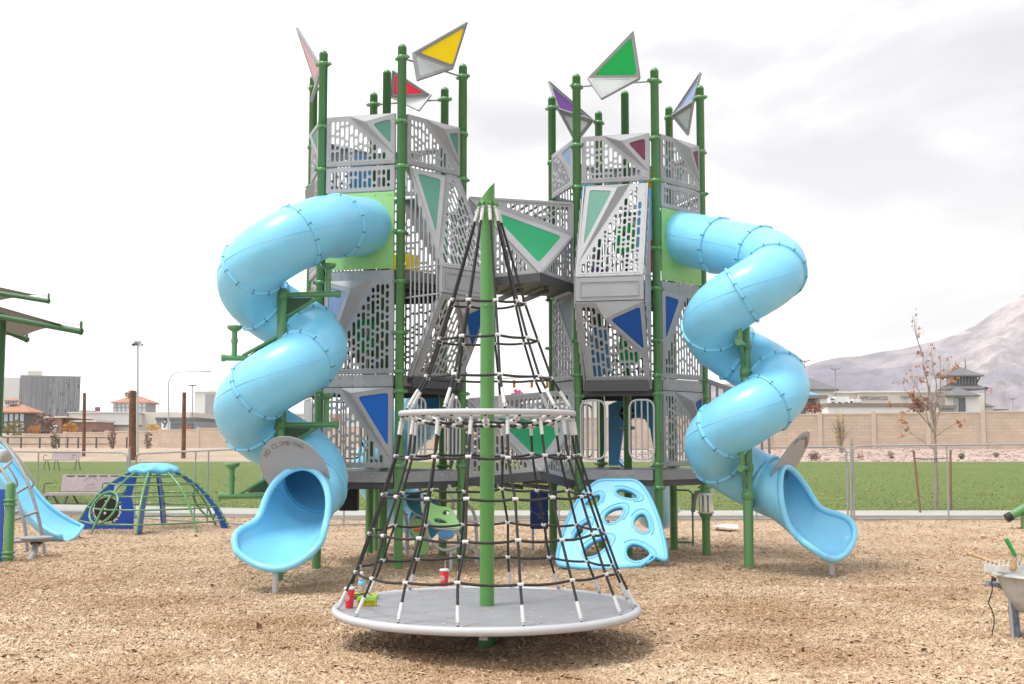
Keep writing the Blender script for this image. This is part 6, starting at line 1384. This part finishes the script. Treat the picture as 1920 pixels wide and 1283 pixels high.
# ---------- wheelbarrow with tools at the right edge
def barrow():
    d = 10.0; c = at(1999, 1205, d); c.z = .02; YR = Matrix.Rotation(rad(-65), 3, 'Z'); pv_ = Vector((c.x, d + .1, 0))
    def yb(m, *k):
        m.V = [tuple(pv_ + YR @ (Vector(v) - pv_)) for v in m.V]; return m.build(*k)
    t = thing('wheelbarrow', 'battered pale grey wheelbarrow with worn blue paint cut off at the right edge', 'wheelbarrow', c); zr = at(1862, 1080, d).z; zb = at(1900, 1152, d).z
    wm = mat('worn_grey_tub', (.50, .50, .47), .7, var=.22, scale=7, bump=.2, bscale=40); nt = wm.node_tree; N = nt.nodes; L = nt.links; b_ = N['Principled BSDF']; src = b_.inputs['Base Color'].links[0].from_socket
    tc = N.new('ShaderNodeTexCoord'); n2 = N.new('ShaderNodeTexNoise'); n2.inputs['Scale'].default_value = 6; n2.inputs['Detail'].default_value = 5; L.new(tc.outputs['Object'], n2.inputs[0]); r2 = N.new('ShaderNodeValToRGB'); r2.color_ramp.elements[0].position = .60; r2.color_ramp.elements[1].position = .68; L.new(n2.outputs['Fac'], r2.inputs[0]); mx = N.new('ShaderNodeMix'); mx.data_type = 'RGBA'; L.new(r2.outputs[0], mx.inputs[0]); L.new(src, mx.inputs[6]); mx.inputs[7].default_value = (.22, .32, .48, 1); L.new(mx.outputs[2], b_.inputs['Base Color'])
    m = MB(); H = zr - zb; n = 32; rows = []
    for r, z in ((.0, 0), (.55, 0), (.70, .05), (.82, .35), (.92, .7), (1.0, 1.0), (1.05, 1.01), (1.05, .985)):
        rows.append([Vector((c.x + .41 * r * (abs(math.cos(a)) ** .7) * math.copysign(1, math.cos(a)), d + .1 + .55 * r * (abs(math.sin(a)) ** .7) * math.copysign(1, math.sin(a)) * (1 if math.sin(a) > 0 else .9), zb + H * z)) for a in [2 * math.pi * k / n for k in range(n)]])
    vs = [p for r_ in rows for p in r_]; m.add(vs, [(i * n + k, i * n + (k + 1) % n, (i + 1) * n + (k + 1) % n, (i + 1) * n + k) for i in range(len(rows) - 1) for k in range(n)], 0, True); m.tube(rows[5], .012, 8, closed=True); yb(m, 'tub', wm, t)
    blu = mat('worn_blue_steel', (.20, .25, .36), .7, var=.35, scale=22)
    for sx in (-1, 1):
        m = MB(); x = c.x + sx * .22; m.bar((x, d - .20, zb + .04), (x - sx * .01, d - .18, 0), .075, .04, up=(0, 1, 0)); yb(m, 'leg', blu, t); m = MB(); m.tube([(x, d - .16, zb), (c.x + sx * .10, d + .2, zb+.02)], .014, 6); m.tube([(x + sx * -.02, d - .26, zb + .2), (x - sx * .03, d - .24, 0.02)], .016, 6); yb(m, 'leg_brace', M['steel'], t)
        m = MB(); m.tube([(c.x + sx * .285, d - .42, zr - .075), (c.x + sx * .28, d - .3, zr - .10), (c.x + sx * .24, d + .1, zb + .06), (c.x + sx * .1, d + .75, .2)], .02, 8); yb(m, 'handle', blu, t)
    m = MB(); m.lathe([(.12, -.04), (.19, -.045), (.205, 0), (.19, .045), (.12, .04)], (c.x, d + .85, .2), 26, R=Matrix.Rotation(rad(90), 3, 'Y')); w_ = yb(m, 'wheel', M['black'], t); m = MB(); m.lathe([(0, -.03), (.12, -.035), (.12, .035), (0, .03)], (c.x, d + .85, .2), 18, R=Matrix.Rotation(rad(90), 3, 'Y')); yb(m, 'rim', M['steel'], w_)
    for k in range(2):
        pass
    a = at(1859, 1089, d - .25); z0 = at(1859, 1192, d - .25).z; P = [a + Vector((.012 * math.sin(k * .9) - .004 * k * (k < 6), 0, (z0 - a.z) * k / 12)) for k in range(13)]; m = MB(); m.tube(P, .005, 6); m.box(a + Vector((.02, 0, .01)), (.035, .02, .03)); tag(m.build('dangling_cord', M['rope'], origin=a), 'thin dark cord hanging from the rim of the grey wheelbarrow', 'cord')
    # rake
    r0, r1 = at(1846, 1066, d + .0), at(1990, 1070, d); t2 = thing('garden_rake', 'pale metal garden rake lying teeth up across the wheelbarrow rim', 'rake', r0); m = MB(); m.bar(r0, r1, .03, .055); L_ = (r1 - r0); 
    for k in range(17): q = r0 + L_ * (k + .2) / 17; m.tube([q + Vector((0, 0, .02)), q + Vector((.012, 0, .075))], .006, 5, radii=[.008, .004])
    m.build('rake_head', mat('pale_zinc', (.62, .62, .60), .6, var=.15, scale=15), t2); h = at(1896, 1062, d - .02); m = MB(); m.cyl(h + Vector((0, -.06, -.02)), h + Vector((.1, 1.2, .0)), .017, n=10); m.lathe([(.024, -.02), (.028, .0), (.024, .05)], h + Vector((0, -.05, .0)), 12); m.build('handle', mat('raw_wood', (.50, .32, .17), .7, var=.2, scale=12), t2)
    a, b = at(1886, 1010, d + .15), at(1904, 1043, d + .15); e = (b - a); t3 = thing('garden_trowel', 'hand tool with a green grip standing in the wheelbarrow', 'hand tool', b); m = MB(); m.tube([a, a + e * .05, b], .017, 10, radii=[.016, .019, .016]); m.build('grip', mat('green_rubber_grip', (.02, .30, .06), .5), t3); m = MB(); m.tube([b, b + e * .35, b + e * 1.3], .008, 8); m.build('shaft', M['steel'], t3)
barrow()
# green bollard spring rider piece at the right edge
g = atz(1925, 992, 0); t = thing('angled_tube_post', 'bright green post with a slanted black capped tube at the right edge', 'play post', g); m = MB(); a = at(1917, 955, g.y); m.bar((at(1925, 992, g.y).x, g.y, -.2), (at(1925, 992, g.y).x, g.y, a.z), .16, .16, up=(0, 1, 0)); m.build('post', M['pole'], t)
a, b = at(1893, 969, g.y), at(1960, 932, g.y); m = MB(); m.cyl(a, b, .085, n=14); m.build('slanted_tube', M['post'], t); e = (a - b).normalized(); m = MB(); m.cyl(a - e * .04, a + e * .07, .09, n=14); m.build('end_cap', M['black'], t)
g = atz(1362, 989, .05); m = MB(); n = 24; m.add([g + Vector((.24 * math.cos(a) * (1 + .15 * math.sin(3 * a)), .5 * math.sin(a), .02 + .015 * math.sin(2 * a))) for a in [2 * math.pi * k / n for k in range(n)]] + [g + Vector((0, 0, .07))], [(k, (k + 1) % n, n) for k in range(n)], 0, True); tag(m.build('plastic_sheet', M['white'], origin=g), 'flat white plastic sheet lying on the mulch beside the right slide post', 'plastic sheet')
m = MB(); g = atz(1612, 870, .05)
# ---------- haze
b = MB(); b.box((0, 2850, 590), (7600, 6300, 1186)); hz = b.build('haze', M['white']); hz.data.materials.clear(); hm = bpy.data.materials.new('haze_air'); hm.use_nodes = True; nt = hm.node_tree; nt.nodes.clear(); out = nt.nodes.new('ShaderNodeOutputMaterial'); pv = nt.nodes.new('ShaderNodeVolumePrincipled'); pv.inputs['Color'].default_value = (.97, .97, .985, 1); pv.inputs['Density'].default_value = HAZE = .000125; pv.inputs['Anisotropy'].default_value = .0
nt.links.new(pv.outputs[0], out.inputs['Volume']); hz.data.materials.append(hm); hz['kind'] = 'stuff'; hm.cycles.homogeneous_volume = True
